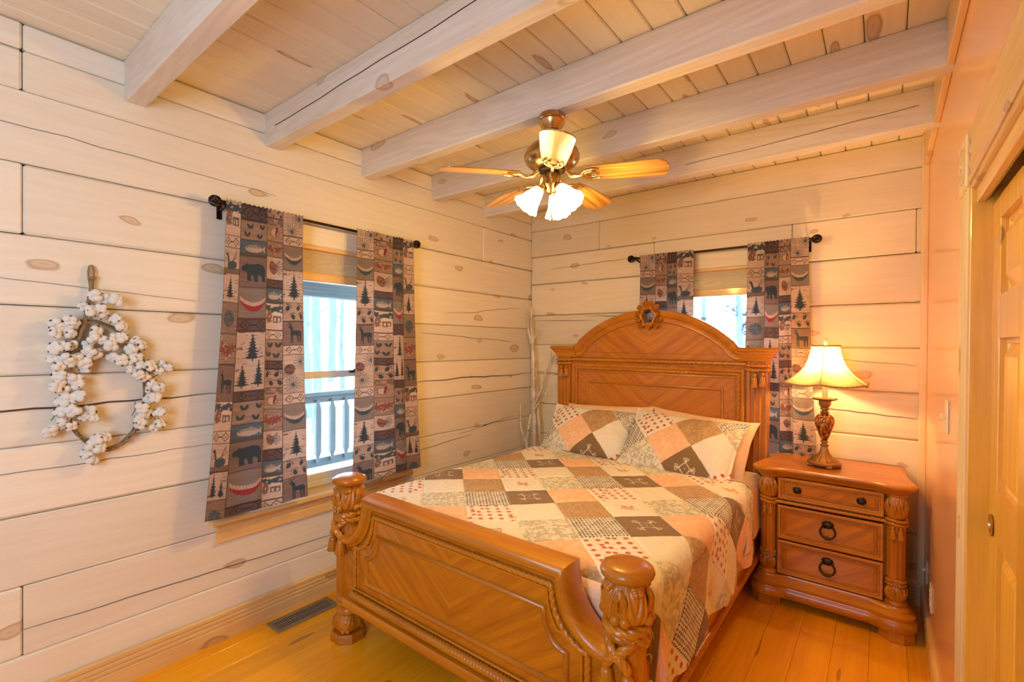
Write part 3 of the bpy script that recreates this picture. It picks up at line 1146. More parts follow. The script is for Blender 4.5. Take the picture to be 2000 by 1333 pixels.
# stiles and rails
ys = [dy1 - dw, dy1 - dw + st_, dy1 - dw / 2 - .05, dy1 - dw / 2 + .05, dy1 - st_, dy1]
door.box(dx0, dx1, ys[4], ys[5], dz0, dz1, .002).box(dx0, dx1, ys[0], ys[1], dz0, dz1, .002).box(dx0, dx1, ys[2], ys[3], dz0, dz1, .002)
rails = [(dz0, .20), (.90, 1.02), (1.395, 1.50), (1.685, dz1)]
for a, b in rails:
    for p, q in ((ys[1], ys[2]), (ys[3], ys[4])):
        door.box(dx0, dx1, p, q, a, b, .0)
d1 = struct(door.build('door_1', M['trim_z'], smooth=False), 'knotty pine six panel sliding closet door')
d1['category'] = 'door'
for a, b in ((.20, .90), (1.02, 1.395), (1.50, 1.685)):
    for p, q in ((ys[1], ys[2]), (ys[3], ys[4])):
        pn = MB()
        rg = [(0, .014), (.012, .014), (.016, .018), (.045, .004), (.05, .004)]
        rows_ = []
        for o_, dpt in rg:
            rows_.append([(dx0 + dpt, p + o_, a + o_), (dx0 + dpt, q - o_, a + o_), (dx0 + dpt, q - o_, b - o_), (dx0 + dpt, p + o_, b - o_)])
        pn.grid(rows_, wv=True)
        pn.f.append(tuple(len(pn.v) - 4 + k for k in range(4)))
        pn.build('raised_panel', M['trim_z'], d1, smooth=False)
pull = MB()
pull.lathe([(.0, 0), (.026, 0), (.028, .003), (.020, .004), (.018, -.004), (0, -.005)], 0, 0, 20)
pull.xf(Matrix.Translation((dx0 - .001, dy1 - .05, .925)) @ Matrix.Rotation(-PI / 2, 4, 'Y'))
M['brass'] = plain('antique_brass', (.55, .38, .16), .28, metal=1.)
pull.build('finger_pull', M['brass'], d1)
# second sliding door, behind
d2 = MB().box(XR + .080, XR + .098, CY0 + .02, CY0 + .80, .015, CZ - .058, .002).build('door_2', M['trim_z'], smooth=False)
struct(d2, 'rear sliding closet door')

# ------------------------------------------------------------------ wall plates and floor register
def plate(name, label, y, z, toggle):
    t = thing(name, label, 'wall plate', (XR, y, z))
    MB().box(XR - .006, XR, y - .035, y + .035, z - .057, z + .057, .003).build('cover', M['plate'], t)
    if toggle:
        MB().box(XR - .020, XR - .004, y - .004, y + .004, z - .006, z + .010, .002).build('toggle', M['plate'], t)
    else:
        for s_ in (-.02, .02):
            o_ = MB().box(XR - .0085, XR - .005, y - .016, y + .016, z + s_ - .014, z + s_ + .014, .003).build('receptacle', M['plate'], t)
            for q in (-.006, .006):
                MB().box(XR - .0092, XR - .008, y + q - .001, y + q + .001, z + s_ - .004, z + s_ + .005).build('slot', M['dark'], o_, smooth=False)
    return t


plate('light_switch', 'ivory toggle light switch beside the closet casing', 2.226, 1.13, True)
plate('cable_plate', 'ivory wall plate nearest the corner behind the nightstand', 3.10, .27, True)
plate('power_outlet', 'ivory power outlet low on the painted wall', 2.80, .26, False)

M['register'] = plain('brown_enamel', (.30, .24, .17), .4, metal=.3)
t = thing('floor_register', 'brown louvred floor register beside the bed foot', 'floor vent', (.105, 1.25, 0))
fr_ = MB()
x0, x1, y0, y1 = .045, .165, 1.085, 1.405
fr_.box(x0, x1, y0, y0 + .022, 0, .005, .002).box(x0, x1, y1 - .022, y1, 0, .005, .002).box(x0, x0 + .022, y0 + .022, y1 - .022, 0, .005, .002).box(x1 - .022, x1, y0 + .022, y1 - .022, 0, .005, .002)
fr_.build('frame', M['register'], t)
MB().box(x0 + .02, x1 - .02, y0 + .02, y1 - .02, .0002, .0010).build('duct_shadow_plate', M['dark'], t, smooth=False)
sm = MB().box(x0 + .022, x1 - .022, -.0028, .0028, .0008, .0042, .0008).mesh('louvre', M['register'])
for k in range(26):
    o = link('louvre', sm, t)
    o.location = (0, y0 + .028 + k * (y1 - y0 - .056) / 25, 0)
MB().box((x0 + x1) / 2 - .003, (x0 + x1) / 2 + .003, y0 + .022, y1 - .022, .0012, .0048, .001).build('divider', M['register'], t)

# ------------------------------------------------------------------ outside
gr = NT('frosted_ground')
ng = gr.n('TexNoise', Scale=.8, Detail=5.)
M['ground'] = gr.bs(color=gr.mix(gr.ramp(ng, [(.4, (0, 0, 0)), (.65, (1, 1, 1))]), (.72, .74, .76), (.45, .47, .46)), rough=.9)
g_ = struct(MB().box(-60, 60, -40, 60, -.9, -.85).build('ground', M['ground'], smooth=False), 'pale sunlit ground outside the windows')
M['porch'] = wood('weathered_porch_wood', (.24, .29, .31), (.14, .18, .20), 'y', rough=.8, grain=.9)
M['porch_z'] = wood('weathered_baluster_wood', (.24, .29, .31), (.14, .18, .20), 'z', rough=.8, grain=.9)
deck = struct(MB().box(-2.0, -.16, -1.5, 4.6, -.22, -.16).build('porch_deck', M['porch'], smooth=False), 'weathered porch deck outside the left window')
pr_ = thing('porch_railing', 'weathered wooden porch railing outside the left window', 'railing', (-1.8, 2.4, -.16))
MB().box(-1.86, -1.75, -.9, 4.5, .865, .90, .004).build('hand_rail', M['porch'], pr_)
MB().box(-1.83, -1.79, -.9, 4.5, .80, .865, .003).build('top_rail', M['porch'], pr_)
MB().box(-1.83, -1.79, -.9, 4.5, .196, .275, .003).build('bottom_rail', M['porch'], pr_)
bl = MB()
pf = [(.012, .24), (.012, .29), (.026, .34), (.026, .74), (.012, .79), (.012, .83)]
P = [[(-1.775 + (-r if k in (0, 3) else r) * .75, (-r if k in (0, 1) else r), z) for k in range(4)] for r, z in pf]
bl.grid(P, wv=True)
bmesh_ = bl.mesh('baluster', M['porch_z'], smooth=False)
for k in range(34):
    o = link('baluster', bmesh_, pr_)
    o.location = (-.002, 2.396 - .148 * 21 + .148 * k, 0)
for y_ in (-.9, 4.4):
    MB().box(-1.86, -1.76, y_, y_ + .1, -.16, 2.0, .006).build('post', M['porch_z'], pr_)
pb = MB().box(-1.86, -1.74, -1.4, 4.6, 1.79, 1.965, .006).build('porch_beam', M['porch'])
struct(pb, 'weathered porch roof beam outside the left window')
M['soffit'] = plain('painted_soffit', (.55, .58, .60), .8)
struct(MB().box(-2.15, -.16, -1.5, 4.7, 1.965, 2.0).build('porch_roof', M['soffit'], smooth=False), 'pale porch ceiling outside the left window')

bark = NT('winter_bark')
nb = bark.n('TexNoise', Vector=bark.n('Mapping', Vector=bark.n('TexCoord').outputs['Object'], Scale=(8, 8, 1.2)), Scale=2., Detail=5.)
M['bark'] = bark.bs(color=bark.mix(nb, (.06, .09, .125), (.20, .26, .31)), rough=.95)
M['needles'] = plain('frosted_needles', (.06, .10, .12), .9)


def tree(label, x, y, h, r, seed, conifer=False, group='trees in the woods outside'):
    q = random.Random(seed)
    t = thing('tree', label, 'tree', (x, y, -.85), group)
    lean = (q.uniform(-.03, .03), q.uniform(-.03, .03))
    pts, rad = [], []
    for k in range(9):
        f = k / 8
        pts.append((x + lean[0] * h * f + q.uniform(-.06, .06) * (k > 0), y + lean[1] * h * f + q.uniform(-.06, .06) * (k > 0), -.85 + h * f))
        rad.append(r * (1.15 - .85 * f))
    tk = MB().tube(pts, rad, 7)
    tk.build('trunk', M['bark'], t)
    nd = MB()
    nbr = 12
    for k in range(nbr):
        f = q.uniform(.16, .92)
        i = min(7, int(f * 8))
        a = Vector(pts[i]).lerp(Vector(pts[i + 1]), f * 8 - i)
        an = q.uniform(0, 2 * PI)
        L_ = (1.2 - f * .7) * h * .10 * q.uniform(.6, 1.2)
        mid = a + Vector((math.cos(an) * L_ * .5, math.sin(an) * L_ * .5, L_ * .25))
        end = a + Vector((math.cos(an) * L_, math.sin(an) * L_, L_ * q.uniform(.2, .8)))
        MB().tube([a, mid, end], [r * .28, r * .18, r * .05], 5).build('branch', M['bark'], t)
        if conifer:
            for w_ in range(16):
                c = a.lerp(end, q.uniform(.2, 1)) + Vector((q.uniform(-.15, .15), q.uniform(-.15, .15), q.uniform(-.12, .12)))
                d = Vector((q.uniform(-1, 1), q.uniform(-1, 1), q.uniform(-.6, .3))) * .22
                nd.add([c, c + d, c + Vector((d.y, -d.x, d.z)) * .6 + Vector((0, 0, -.06))], [(0, 1, 2)])
    if conifer:
        o = nd.build('needles', M['needles'], t, smooth=False, fix=False)
        o['kind'] = 'stuff'
    return t


tq = random.Random(21)
# woods seen through the left window (looking towards -x, +y) and through the back window (+y)
spots = []
for k in range(60):
    d = tq.uniform(9, 34)
    an = math.radians(tq.uniform(133, 153))
    spots.append((2.395 + d * math.cos(an), d * math.sin(an), tq.uniform(7, 12), tq.uniform(.08, .20)))
spots.append((-5.2, 5.6, 9., .16))
SPACING = 2.6
keep = []
for s_ in spots[::-1]:
    if all(math.hypot(s_[0] - k_[0], s_[1] - k_[1]) > SPACING for k_ in keep):
        keep.append(s_)
spots = keep
n_left = len(spots)
for k in range(40):
    d = tq.uniform(8, 30)
    an = math.radians(tq.uniform(101, 118))
    s_ = (2.395 + d * math.cos(an), d * math.sin(an), tq.uniform(7, 12), tq.uniform(.06, .14))
    if all(math.hypot(s_[0] - k_[0], s_[1] - k_[1]) > SPACING for k_ in spots):
        spots.append(s_)
for k, (x, y, h, r) in enumerate(spots):
    back = k >= n_left
    lab = 'bare pale winter tree in the woods outside the left window' if not back else 'frosted evergreen seen through the window behind the bed'
    if k == 0:
        lab = 'pale bare tree standing nearest the porch railing outside the left window'
    tree(lab, x, y, h, r, 100 + k, conifer=back, group='trees outside the left window' if not back else 'evergreens outside the back window')

# ------------------------------------------------------------------ ceiling fan
FX, FY = 1.289, 1.676
M['brass_fan'] = plain('antique_brass_fan', (.56, .38, .17), .26, metal=1.)
M['brass_hi'] = plain('polished_brass', (.80, .58, .28), .18, metal=1.)
M['blade'] = wood('oak_fan_blade', (.66, .36, .10), (.33, .13, .03), 'x', rough=.28, coat=.7, grain=2.0, contour=30, fine=60, coatr=.18)
eg = NT('lit_frosted_glass')
M['fan_glass'] = eg.bs(color=(.95, .92, .88), rough=.4, ecol=(*[c ** .55 for c in FAN_COL], 1), estr=8.0)
bgm = NT('lit_bulb')
bgm.m.cycles.emission_sampling = 'NONE'
M['bulb'] = bgm.bs(color=(1, 1, 1), ecol=(*FAN_COL, 1), estr=30.)
fan = thing('ceiling_fan', 'antique brass ceiling fan with five oak blades and lit frosted glass shades', 'ceiling fan', (FX, FY, 2.327))
MB().lathe([(.0, 2.327), (.053, 2.327), (.056, 2.322), (.056, 2.308), (.052, 2.304), (.054, 2.298), (.050, 2.286), (.040, 2.272), (.034, 2.262), (0, 2.262)], FX, FY, 36).build('canopy', M['brass_fan'], fan)
MB().lathe([(.0, 2.262), (.030, 2.262), (.031, 2.250), (.024, 2.240), (.0, 2.240)], FX, FY, 24).build('coupling_ring', plain('dark_rubber', (.05, .04, .03), .5), fan)
MB().lathe([(0, 2.242), (.018, 2.242), (.018, 2.222), (.045, 2.216), (.085, 2.200), (.108, 2.178), (.116, 2.158), (.114, 2.140), (.104, 2.122), (.086, 2.108), (.060, 2.100), (0, 2.100)], FX, FY, 48).build('motor_housing', M['brass_fan'], fan)
vt = MB()
vt.lathe([(0, 2.102), (.054, 2.102), (.056, 2.092), (.050, 2.088), (0, 2.088)], FX, FY, 40, fn=lambda t, z, r: r * (1 + (.04 * math.sin(t * 20) if r > .05 else 0)))
vt.build('vent_ring', plain('vent_shadow_metal', (.10, .065, .03), .4, metal=.8), fan)
MB().lathe([(0, 2.084), (.034, 2.084), (.037, 2.078), (.037, 2.040), (.040, 2.034), (.036, 2.026), (.026, 2.016), (.020, 2.004), (.012, 1.998), (0, 1.996)], FX, FY, 32).build('light_fitter', M['brass_fan'], fan)

# one blade along +x from the axis, then copies
def blade_poly():
    p = []
    for k in range(9):
        t = k / 8
        p.append((.150 + .02 * math.sin(PI * t), -.046 + .092 * t))
    p.append((.30, .058))
    for k in range(11):
        a = PI / 2 - PI * k / 10
        p.append((.425 + .046 * math.cos(a), .062 * math.sin(a)))
    p.append((.30, -.058))
    return p


blm = MB().prism(blade_poly(), 'z', -.003, .003, .0012).mesh('blade', M['blade'], ang=40)
bk = MB()
bk.tube([(.060, 0, .012), (.085, 0, -.008), (.115, 0, -.012), (.135, 0, -.006)], [.010, .009, .008, .007], 8)
for sg in (-1, 1):
    bk.tube([(.128, 0, -.007), (.135, sg * .020, -.007), (.155, sg * .034, -.007), (.180, sg * .036, -.007), (.200, sg * .030, -.006)], [.006, .006, .0055, .005, .004], 8)
    bk.tube([(.140, sg * .004, -.007), (.152, sg * .016, -.007), (.172, sg * .020, -.007), (.188, sg * .014, -.007)], [.005, .005, .0045, .003], 8)
bk.box(.15, .20, -.012, .012, -.0045, -.0032, .0)
bkm = bk.mesh('blade_iron', M['brass_hi'], ang=60)
for k in range(5):
    an = math.radians(-54 + 72 * k)
    for nm, me, par in (('blade', blm, None), ('blade_iron', bkm, 'b')):
        o = bpy.data.objects.new(nm, me)
        COL.objects.link(o)
        Mx = Matrix.Translation((FX, FY, 2.078)) @ Matrix.Rotation(an, 4, 'Z') @ Matrix.Rotation(math.radians(2.6), 4, 'Y') @ Matrix.Rotation(math.radians(-11), 4, 'X')
        o.parent = fan
        o.matrix_parent_inverse = Matrix.Translation((FX, FY, 2.327)).inverted()
        o.matrix_basis = Mx
# bell shades
sp = [(.0165, 0), (.020, -.006), (.024, -.014), (.030, -.030), (.034, -.048), (.040, -.068), (.049, -.086), (.057, -.098)]
shp = MB()
P = []
for r, z in sp + [(r - .0025, z) for r, z in sp[::-1]]:
    P.append([((r + (.0018 * math.sin(10 * a) if r > .03 else 0)) * math.cos(a), (r + (.0018 * math.sin(10 * a) if r > .03 else 0)) * math.sin(a), z - (.004 * abs(math.sin(5 * a)) if r > .05 else 0)) for a in [2 * PI * k / 40 for k in range(40)]])
shp.grid(P, wv=True)
shm = shp.mesh('glass_shade', M['fan_glass'], ang=60)
bulbm = MB().sphere((0, 0, -.045), .017, 14, 10, (1, 1, 1.5)).mesh('bulb', M['bulb'])
armm = None
for k, deg in enumerate((-12, 108, 228)):
    an = math.radians(deg)
    d = Vector((math.cos(an), math.sin(an), 0))
    base = Vector((FX, FY, 2.020)) + d * .048
    R = Matrix.Translation(base) @ Matrix.Rotation(an, 4, 'Z') @ Matrix.Rotation(math.radians(-38), 4, 'Y')
    ar_m = MB().tube([Vector((FX, FY, 2.030)) + d * .02, Vector((FX, FY, 2.034)) + d * .040, base], [.007, .007, .010], 10)
    ar_m.lathe([(.0, .004), (.019, .004), (.021, -.004), (.019, -.012), (0, -.012)], 0, 0, 20)
    n_ = len(ar_m.v) - 5 * 20
    ar_m.v[n_:] = [tuple(R @ Vector(p)) for p in ar_m.v[n_:]]
    ar_m.build('lamp_arm', M['brass_fan'], fan)
    so = link('glass_shade', shm, fan)
    so.matrix_basis = R
    so['label'] = 'lit white scalloped glass shade'
    bo = link('bulb', bulbm, so)
    bo.matrix_parent_inverse = Matrix.Identity(4)
    ld = bpy.data.lights.new('fan_bulb_light', 'POINT')
    ld.energy = FAN_POWER
    ld.color = FAN_COL
    ld.shadow_soft_size = .03
    lo = bpy.data.objects.new('fan_bulb_light', ld)
    COL.objects.link(lo)
    lo.location = R @ Vector((0, 0, -.112))
ch = MB()
cxx, cyy = FX + .020, FY - .030
ch.tube([(cxx, cyy, 2.02), (cxx + .002, cyy, 1.98), (cxx + .002, cyy, 1.915)], .0012, 6)
for k in range(26):
    ch.sphere((cxx + .002, cyy, 2.01 - k * .0038), .0017, 6, 4)
pc = ch.build('pull_chain', M['brass_hi'], fan)
MB().lathe([(.001, 1.918), (.004, 1.914), (.003, 1.908), (.006, 1.896), (.007, 1.884), (.004, 1.878), (0, 1.877)], cxx + .002, cyy, 14).build('chain_fob', M['brass_hi'], pc)

# ------------------------------------------------------------------ bed frame
def honey(name, ax):
    return wood(name, (.64, .25, .010), (.37, .11, .003), ax, rough=.34, coat=.30, grain=.6, contour=11, fine=30, bump=.05, coatr=.16, patch=.35)


M['honey_x'], M['honey_z'], M['honey_y'] = honey('honey_cherry_x', 'x'), honey('honey_cherry_z', 'z'), honey('honey_cherry_y', 'y')
# book-matched veneer: grain runs up to the centre line
vm = NT('bookmatched_veneer')
tcv = vm.n('TexCoord')
sv = vm.n('SeparateXYZ', i0=tcv.outputs['Object'])
XC = 1.13
ax_ = vm.math('ABSOLUTE', vm.math('SUBTRACT', sv.outputs[0], XC))
al = vm.math('ADD', vm.math('MULTIPLY', ax_, .85), vm.math('MULTIPLY', sv.outputs[2], .6))
ac = vm.math('ADD', vm.math('MULTIPLY', ax_, -.6), vm.math('MULTIPLY', sv.outputs[2], .85))
vv = vm.n('CombineXYZ', X=vm.math('MULTIPLY', al, 1.4), Y=vm.math('MULTIPLY', ac, 20.))
n1 = vm.n('TexNoise', Vector=vv, Scale=1.3, Detail=4.)
vv2 = vm.n('CombineXYZ', X=vm.math('MULTIPLY', al, 4.), Y=vm.math('MULTIPLY', ac, 120.))
n2 = vm.n('TexNoise', Vector=vv2, Scale=1.3, Detail=3.)
fv = vm.n('Clamp', i0=vm.math('ADD', vm.math('MULTIPLY', vm.math('SUBTRACT', n1, .5), 1.9), vm.math('MULTIPLY', n2, .9))).outputs[0]
M['veneer'] = vm.bs(color=vm.mix(fv, (.60, .215, .007), (.32, .085, .002)), rough=.32, coat=.28, coatr=.14)

bed = thing('bed', 'carved honey wood bed with arched headboard and roped footboard', 'bed', (1.13, 2.2, 0))
YF = 3.13          # face plane of the headboard
HX = 1.135


def hb_arch(dx, top=1.605, R=.785):
    return top - (R - math.sqrt(max(0, R * R - dx * dx)))


out_r = []
arc = []
for k in range(25):
    dx = -.535 + 1.07 * k / 24
    arc.append((dx, hb_arch(dx)))
foot_l = [(-.585, 1.357), (-.566, 1.360), (-.550, 1.371)]
path_arch = foot_l + arc + [(-a, b) for a, b in foot_l[::-1]]
# body with the notch behind the carved cartouche
body = [(-.70, .12), (-.70, 1.335)] + [(a, b - .012) for a, b in path_arch if a < -.05] + [(-.048, 1.58), (-.040, 1.530), (0, 1.512), (.040, 1.530), (.048, 1.58)] + [(a, b - .012) for a, b in path_arch if a > .05] + [(.70, 1.335), (.70, .12)]
MB().prism([(HX + a, b) for a, b in body], 'y', YF, YF + .055).build('headboard_panel', M['veneer'], bed, smooth=False)
mkh = lambda x, z, h: (HX + x, YF - h, z)
# arch moulding (path runs left to right, offsets to the right = inwards, so use negative)
ap_ = [(0, -.055), (0, .034), (-.006, .042), (-.016, .044), (-.024, .036), (-.027, .036), (-.034, .030), (-.046, .024), (-.050, .016), (-.070, .012), (-.076, .014), (-.082, .010), (-.084, .0)]
segL = [p for p in path_arch if p[0] < -.085]
segR = [p for p in path_arch if p[0] > .085]
for sgm in (segL, segR):
    MB().sweep(sgm, ap_, mkh).build('arch_moulding', M['honey_x'], bed, ang=50)
# crown blocks at both ends
prc = [(0, .040), (.012, .046), (.022, .044), (.028, .034), (.032, .034), (.045, .024), (.066, .012), (.070, .012), (.084, .004), (.085, -.0)]
for sg in (-1, 1):
    P = []
    for n_, d in prc:
        xa, xb = sg * (.724 + d), sg * .565
        z = 1.357 - n_
        P.append([(HX + xa, YF + .055, z), (HX + xa, YF - .014 - d, z), (HX + xb, YF - .014 - d, z), (HX + xb, YF + .055, z)])
    c = MB().grid(P, wv=True)
    c.f.append((0, 1, 2, 3))
    c.f.append(tuple(len(c.v) - 4 + k for k in range(4))[::-1])
    c.build('crown_block', M['honey_x'], bed, ang=30)
# pilasters with flutes
for sg in (-1, 1):
    pl = MB()
    x0, x1 = .614, .724
    pr = [(x0, -.01), (x0, .018)]
    for k in range(3):
        a = x0 + .014 + k * .029
        pr += [(a, .018), (a + .004, .010), (a + .020, .010), (a + .024, .018)]
    pr += [(x1, .018), (x1, -.055)]
    P = [[(HX + sg * q, YF - d, z) for q, d in pr] for z in (.0, 1.272)]
    pl.grid(P)
    pl.build('pilaster', M['honey_z'], bed, smooth=False)
# entablature rope, frame mouldings
MB().rope([(HX - .605, YF - .008, 1.257), (HX + .605, YF - .008, 1.257)], .0125, .062, 2, 16).build('entablature_rope', M['honey_x'], bed, ang=80)
MB().box(HX - .612, HX + .612, YF - .008, YF, 1.236, 1.243, .002).box(HX - .612, HX + .612, YF - .008, YF, 1.271, 1.277, .002).build('entablature_fillet', M['honey_x'], bed)
Upath = [(-.60, .45), (-.60, 1.226), (.60, 1.226), (.60, .45)]
fp = [(0, 0), (0, .014), (-.006, .020), (-.018, .018), (-.022, .010), (-.030, .006), (-.032, 0)]
MB().sweep(Upath, fp, mkh).build('frame_moulding', M['honey_z'], bed, ang=40)
rp = [(HX - .565, YF - .004, .45), (HX - .565, YF - .004, 1.193)]
MB().rope(rp, .0110, .056, 2, 16).build('frame_rope', M['honey_z'], bed, ang=80)
MB().rope([(HX + .565, YF - .004, .45), (HX + .565, YF - .004, 1.193)], .0110, .056, 2, 16).build('frame_rope', M['honey_z'], bed, ang=80)
MB().rope([(HX - .565, YF - .004, 1.193), (HX + .565, YF - .004, 1.193)], .0110, .056, 2, 16).build('frame_rope', M['honey_x'], bed, ang=80)
U3 = [(-.545, .45), (-.545, 1.174), (.545, 1.174), (.545, .45)]
MB().sweep(U3, [(0, 0), (0, .006), (-.004, .008), (-.008, .0)], mkh).build('inner_fillet', M['honey_x'], bed, ang=40)
U4 = [(-.478, .45), (-.478, 1.103), (.478, 1.103), (.478, .45)]
MB().sweep(U4, [(0, 0), (-.002, .007), (-.008, .010), (-.015, .006), (-.018, 0)], mkh).build('panel_moulding', M['honey_x'], bed, ang=40)
# lunette bead
lun = [(-.432, 1.312)] + [(-.43 + .02 + (.317) * k / 12, hb_arch(-.41 + .317 * k / 12) - .104) for k in range(13)]
lun[1] = (-.40, hb_arch(-.40) - .112)
sc = [(-.093 + .0 + .186 * k / 10, 1.482 - .050 * math.sin(PI * k / 10)) for k in range(11)]
lun = [(-.432, 1.312), (-.405, 1.330), (-.35, 1.372), (-.28, 1.412), (-.21, 1.446), (-.14, 1.470), (-.098, 1.480)] + sc[1:-1] + [(.098, 1.480), (.14, 1.470), (.21, 1.446), (.28, 1.412), (.35, 1.372), (.405, 1.330), (.432, 1.312)]
MB().sweep(lun, [(-.0035, 0), (-.0025, .004), (.0025, .004), (.0035, 0)], mkh, closed=True).build('lunette_bead', M['honey_x'], bed, ang=80)


# carved cartouche: ring of leaves around an opening
def leaf(mb, base, tip, w, curl, nrm=(0, -1, 0), n=12, m=7, ribs=True):
    base, tip, nrm = Vector(base), Vector(tip), Vector(nrm).normalized()
    ax = tip - base
    side = ax.cross(nrm).normalized()
    P = []
    for i in range(n + 1):
        t = i / n
        ww = w * math.sin(PI * min(1, t * .90 + .10)) ** .7 * (1 - (.22 * abs(math.sin(t * 4.5 * PI)) if ribs else 0))
        row = []
        for j in range(-m, m + 1):
            s_ = j / m
            h = curl * math.sin(PI * t * .85) * (1 - .6 * s_ * s_)
            if ribs:
                h += curl * .22 * math.cos((abs(s_) * 2.2 + t * 1.2) * 2 * PI) * math.sin(PI * t) - curl * .35 * math.exp(-(s_ / .12) ** 2) * math.sin(PI * t)
            row.append(base + ax * t + side * ww * s_ + nrm * h)
        P.append(row)
    mb.grid(P)
    Pb = [[p - nrm * .004 for p in r[::-1]] for r in P]
    mb.grid(Pb)


ct = MB()
cz = 1.563
# ring
P = []
for k in range(48):
    a = 2 * PI * k / 48
    rx, rz = .049 + .004 * math.sin(6 * a + 1), .055 + .004 * math.sin(6 * a + 1)
    row = []
    for q in range(10):
        b = 2 * PI * q / 10
        rr = 1 + .22 * math.cos(b)
        row.append((HX + rx * math.cos(a) * rr, YF - .020 - .026 * math.sin(b), cz + rz * math.sin(a) * rr))
    P.append(row)
ct.grid(P, wu=True, wv=True)
for k in range(10):
    a = math.radians(50 + (260 / 9) * k + 0) + PI * .5 - math.radians(50 + 130) + PI / 2
for sg in (-1, 1):
    for k, (a0, a1, L_) in enumerate(((64, 96, .046), (34, 62, .046), (6, 36, .046), (-24, 8, .046), (-54, -22, .042))):
        a0r, a1r = math.radians(a0), math.radians(a1)
        b = (HX + sg * .060 * math.cos(a0r), YF - .030, cz + .066 * math.sin(a0r))
        t_ = (HX + sg * (.060 * math.cos(a0r) + L_ * math.cos(a1r)), YF - .022, cz + .066 * math.sin(a0r) + L_ * math.sin(a1r))
        leaf(ct, b, t_, .021, .022)
    ct.sphere((HX + sg * .022, YF - .046, cz + .052), .012, 12, 8)
    ct.sphere((HX + sg * .024, YF - .046, cz - .058), .012, 12, 8)
for a in (55, 72, 90, 108, 125):
    ar_ = math.radians(a)
    leaf(ct, (HX + .02 * math.cos(ar_), YF - .034, cz + .058), (HX + .058 * math.cos(ar_), YF - .026, cz + .056 + .050 * math.sin(ar_)), .013, .014)
leaf(ct, (HX, YF - .03, cz - .050), (HX, YF - .02, cz - .094), .022, .018)
ct.build('carved_cartouche', M['honey_z'], bed, ang=60)


def tassel(mb, x, y, z, h, r, nrm=(0, -1)):
    pf = [(.0, 0), (r * .40, -.001), (r * .55, -h * .10), (r * .42, -h * .22), (r * .35, -h * .27), (r * .62, -h * .33), (r * .66, -h * .42), (r * .80, -h * .75), (r * 1.0, -h * .97), (r * .95, -h), (0, -h)]
    mb.lathe([(q, z + d) for q, d in pf], x, y, 24, fn=lambda t, zz, q: q * (1 + (.07 * math.cos(12 * t) if zz < z - h * .36 else 0)))


for sg in (-1, 1):
    cx = HX + sg * .669
    for z_, rr in ((1.252, .0105), (1.226, .0115)):
        pts = [(cx - .058, YF + .03, z_), (cx - .060, YF - .022, z_), (cx, YF - .034, z_ - .003), (cx + .060, YF - .022, z_), (cx + .058, YF + .03, z_)]
        MB().rope(pts, rr, .050, 2, 10, up=(0, 0, 1)).build('pilaster_rope', M['honey_z'], bed, ang=80)
    for q, (ox, oz) in enumerate(((-.012, 1.205), (.030, 1.212))):
        tm = MB()
        tassel(tm, cx + ox, YF - .030, oz, .085, .022)
        tm.build('tassel', M['honey_z'], bed, ang=50)

# ---- foot posts
def flute(t, z, r):
    if .205 < z < .525:
        return r * (1 - .05 * (.5 + .5 * math.cos(12 * t)) ** 3)
    return r


def acan(z0, z1, lobes, amp):
    """overlapping upright leaves: deep creases between leaves, fine ribs that fan out"""
    def f(t, z, r):
        if z0 < z < z1:
            q = (z - z0) / (z1 - z0)
            e = math.sin(PI * q) ** .6
            leafc = abs(math.sin(lobes * t / 2.0 + PI / 4 * lobes))
            k = ((t * lobes / (2 * PI) + .5 * lobes / 4.) % 1) - .5
            rib = math.cos(k * (14 + 16 * q) * PI * .5)
            return r * (1 + amp * e * (leafc ** .5 - .75) + amp * .30 * e * rib)
        return r
    return f


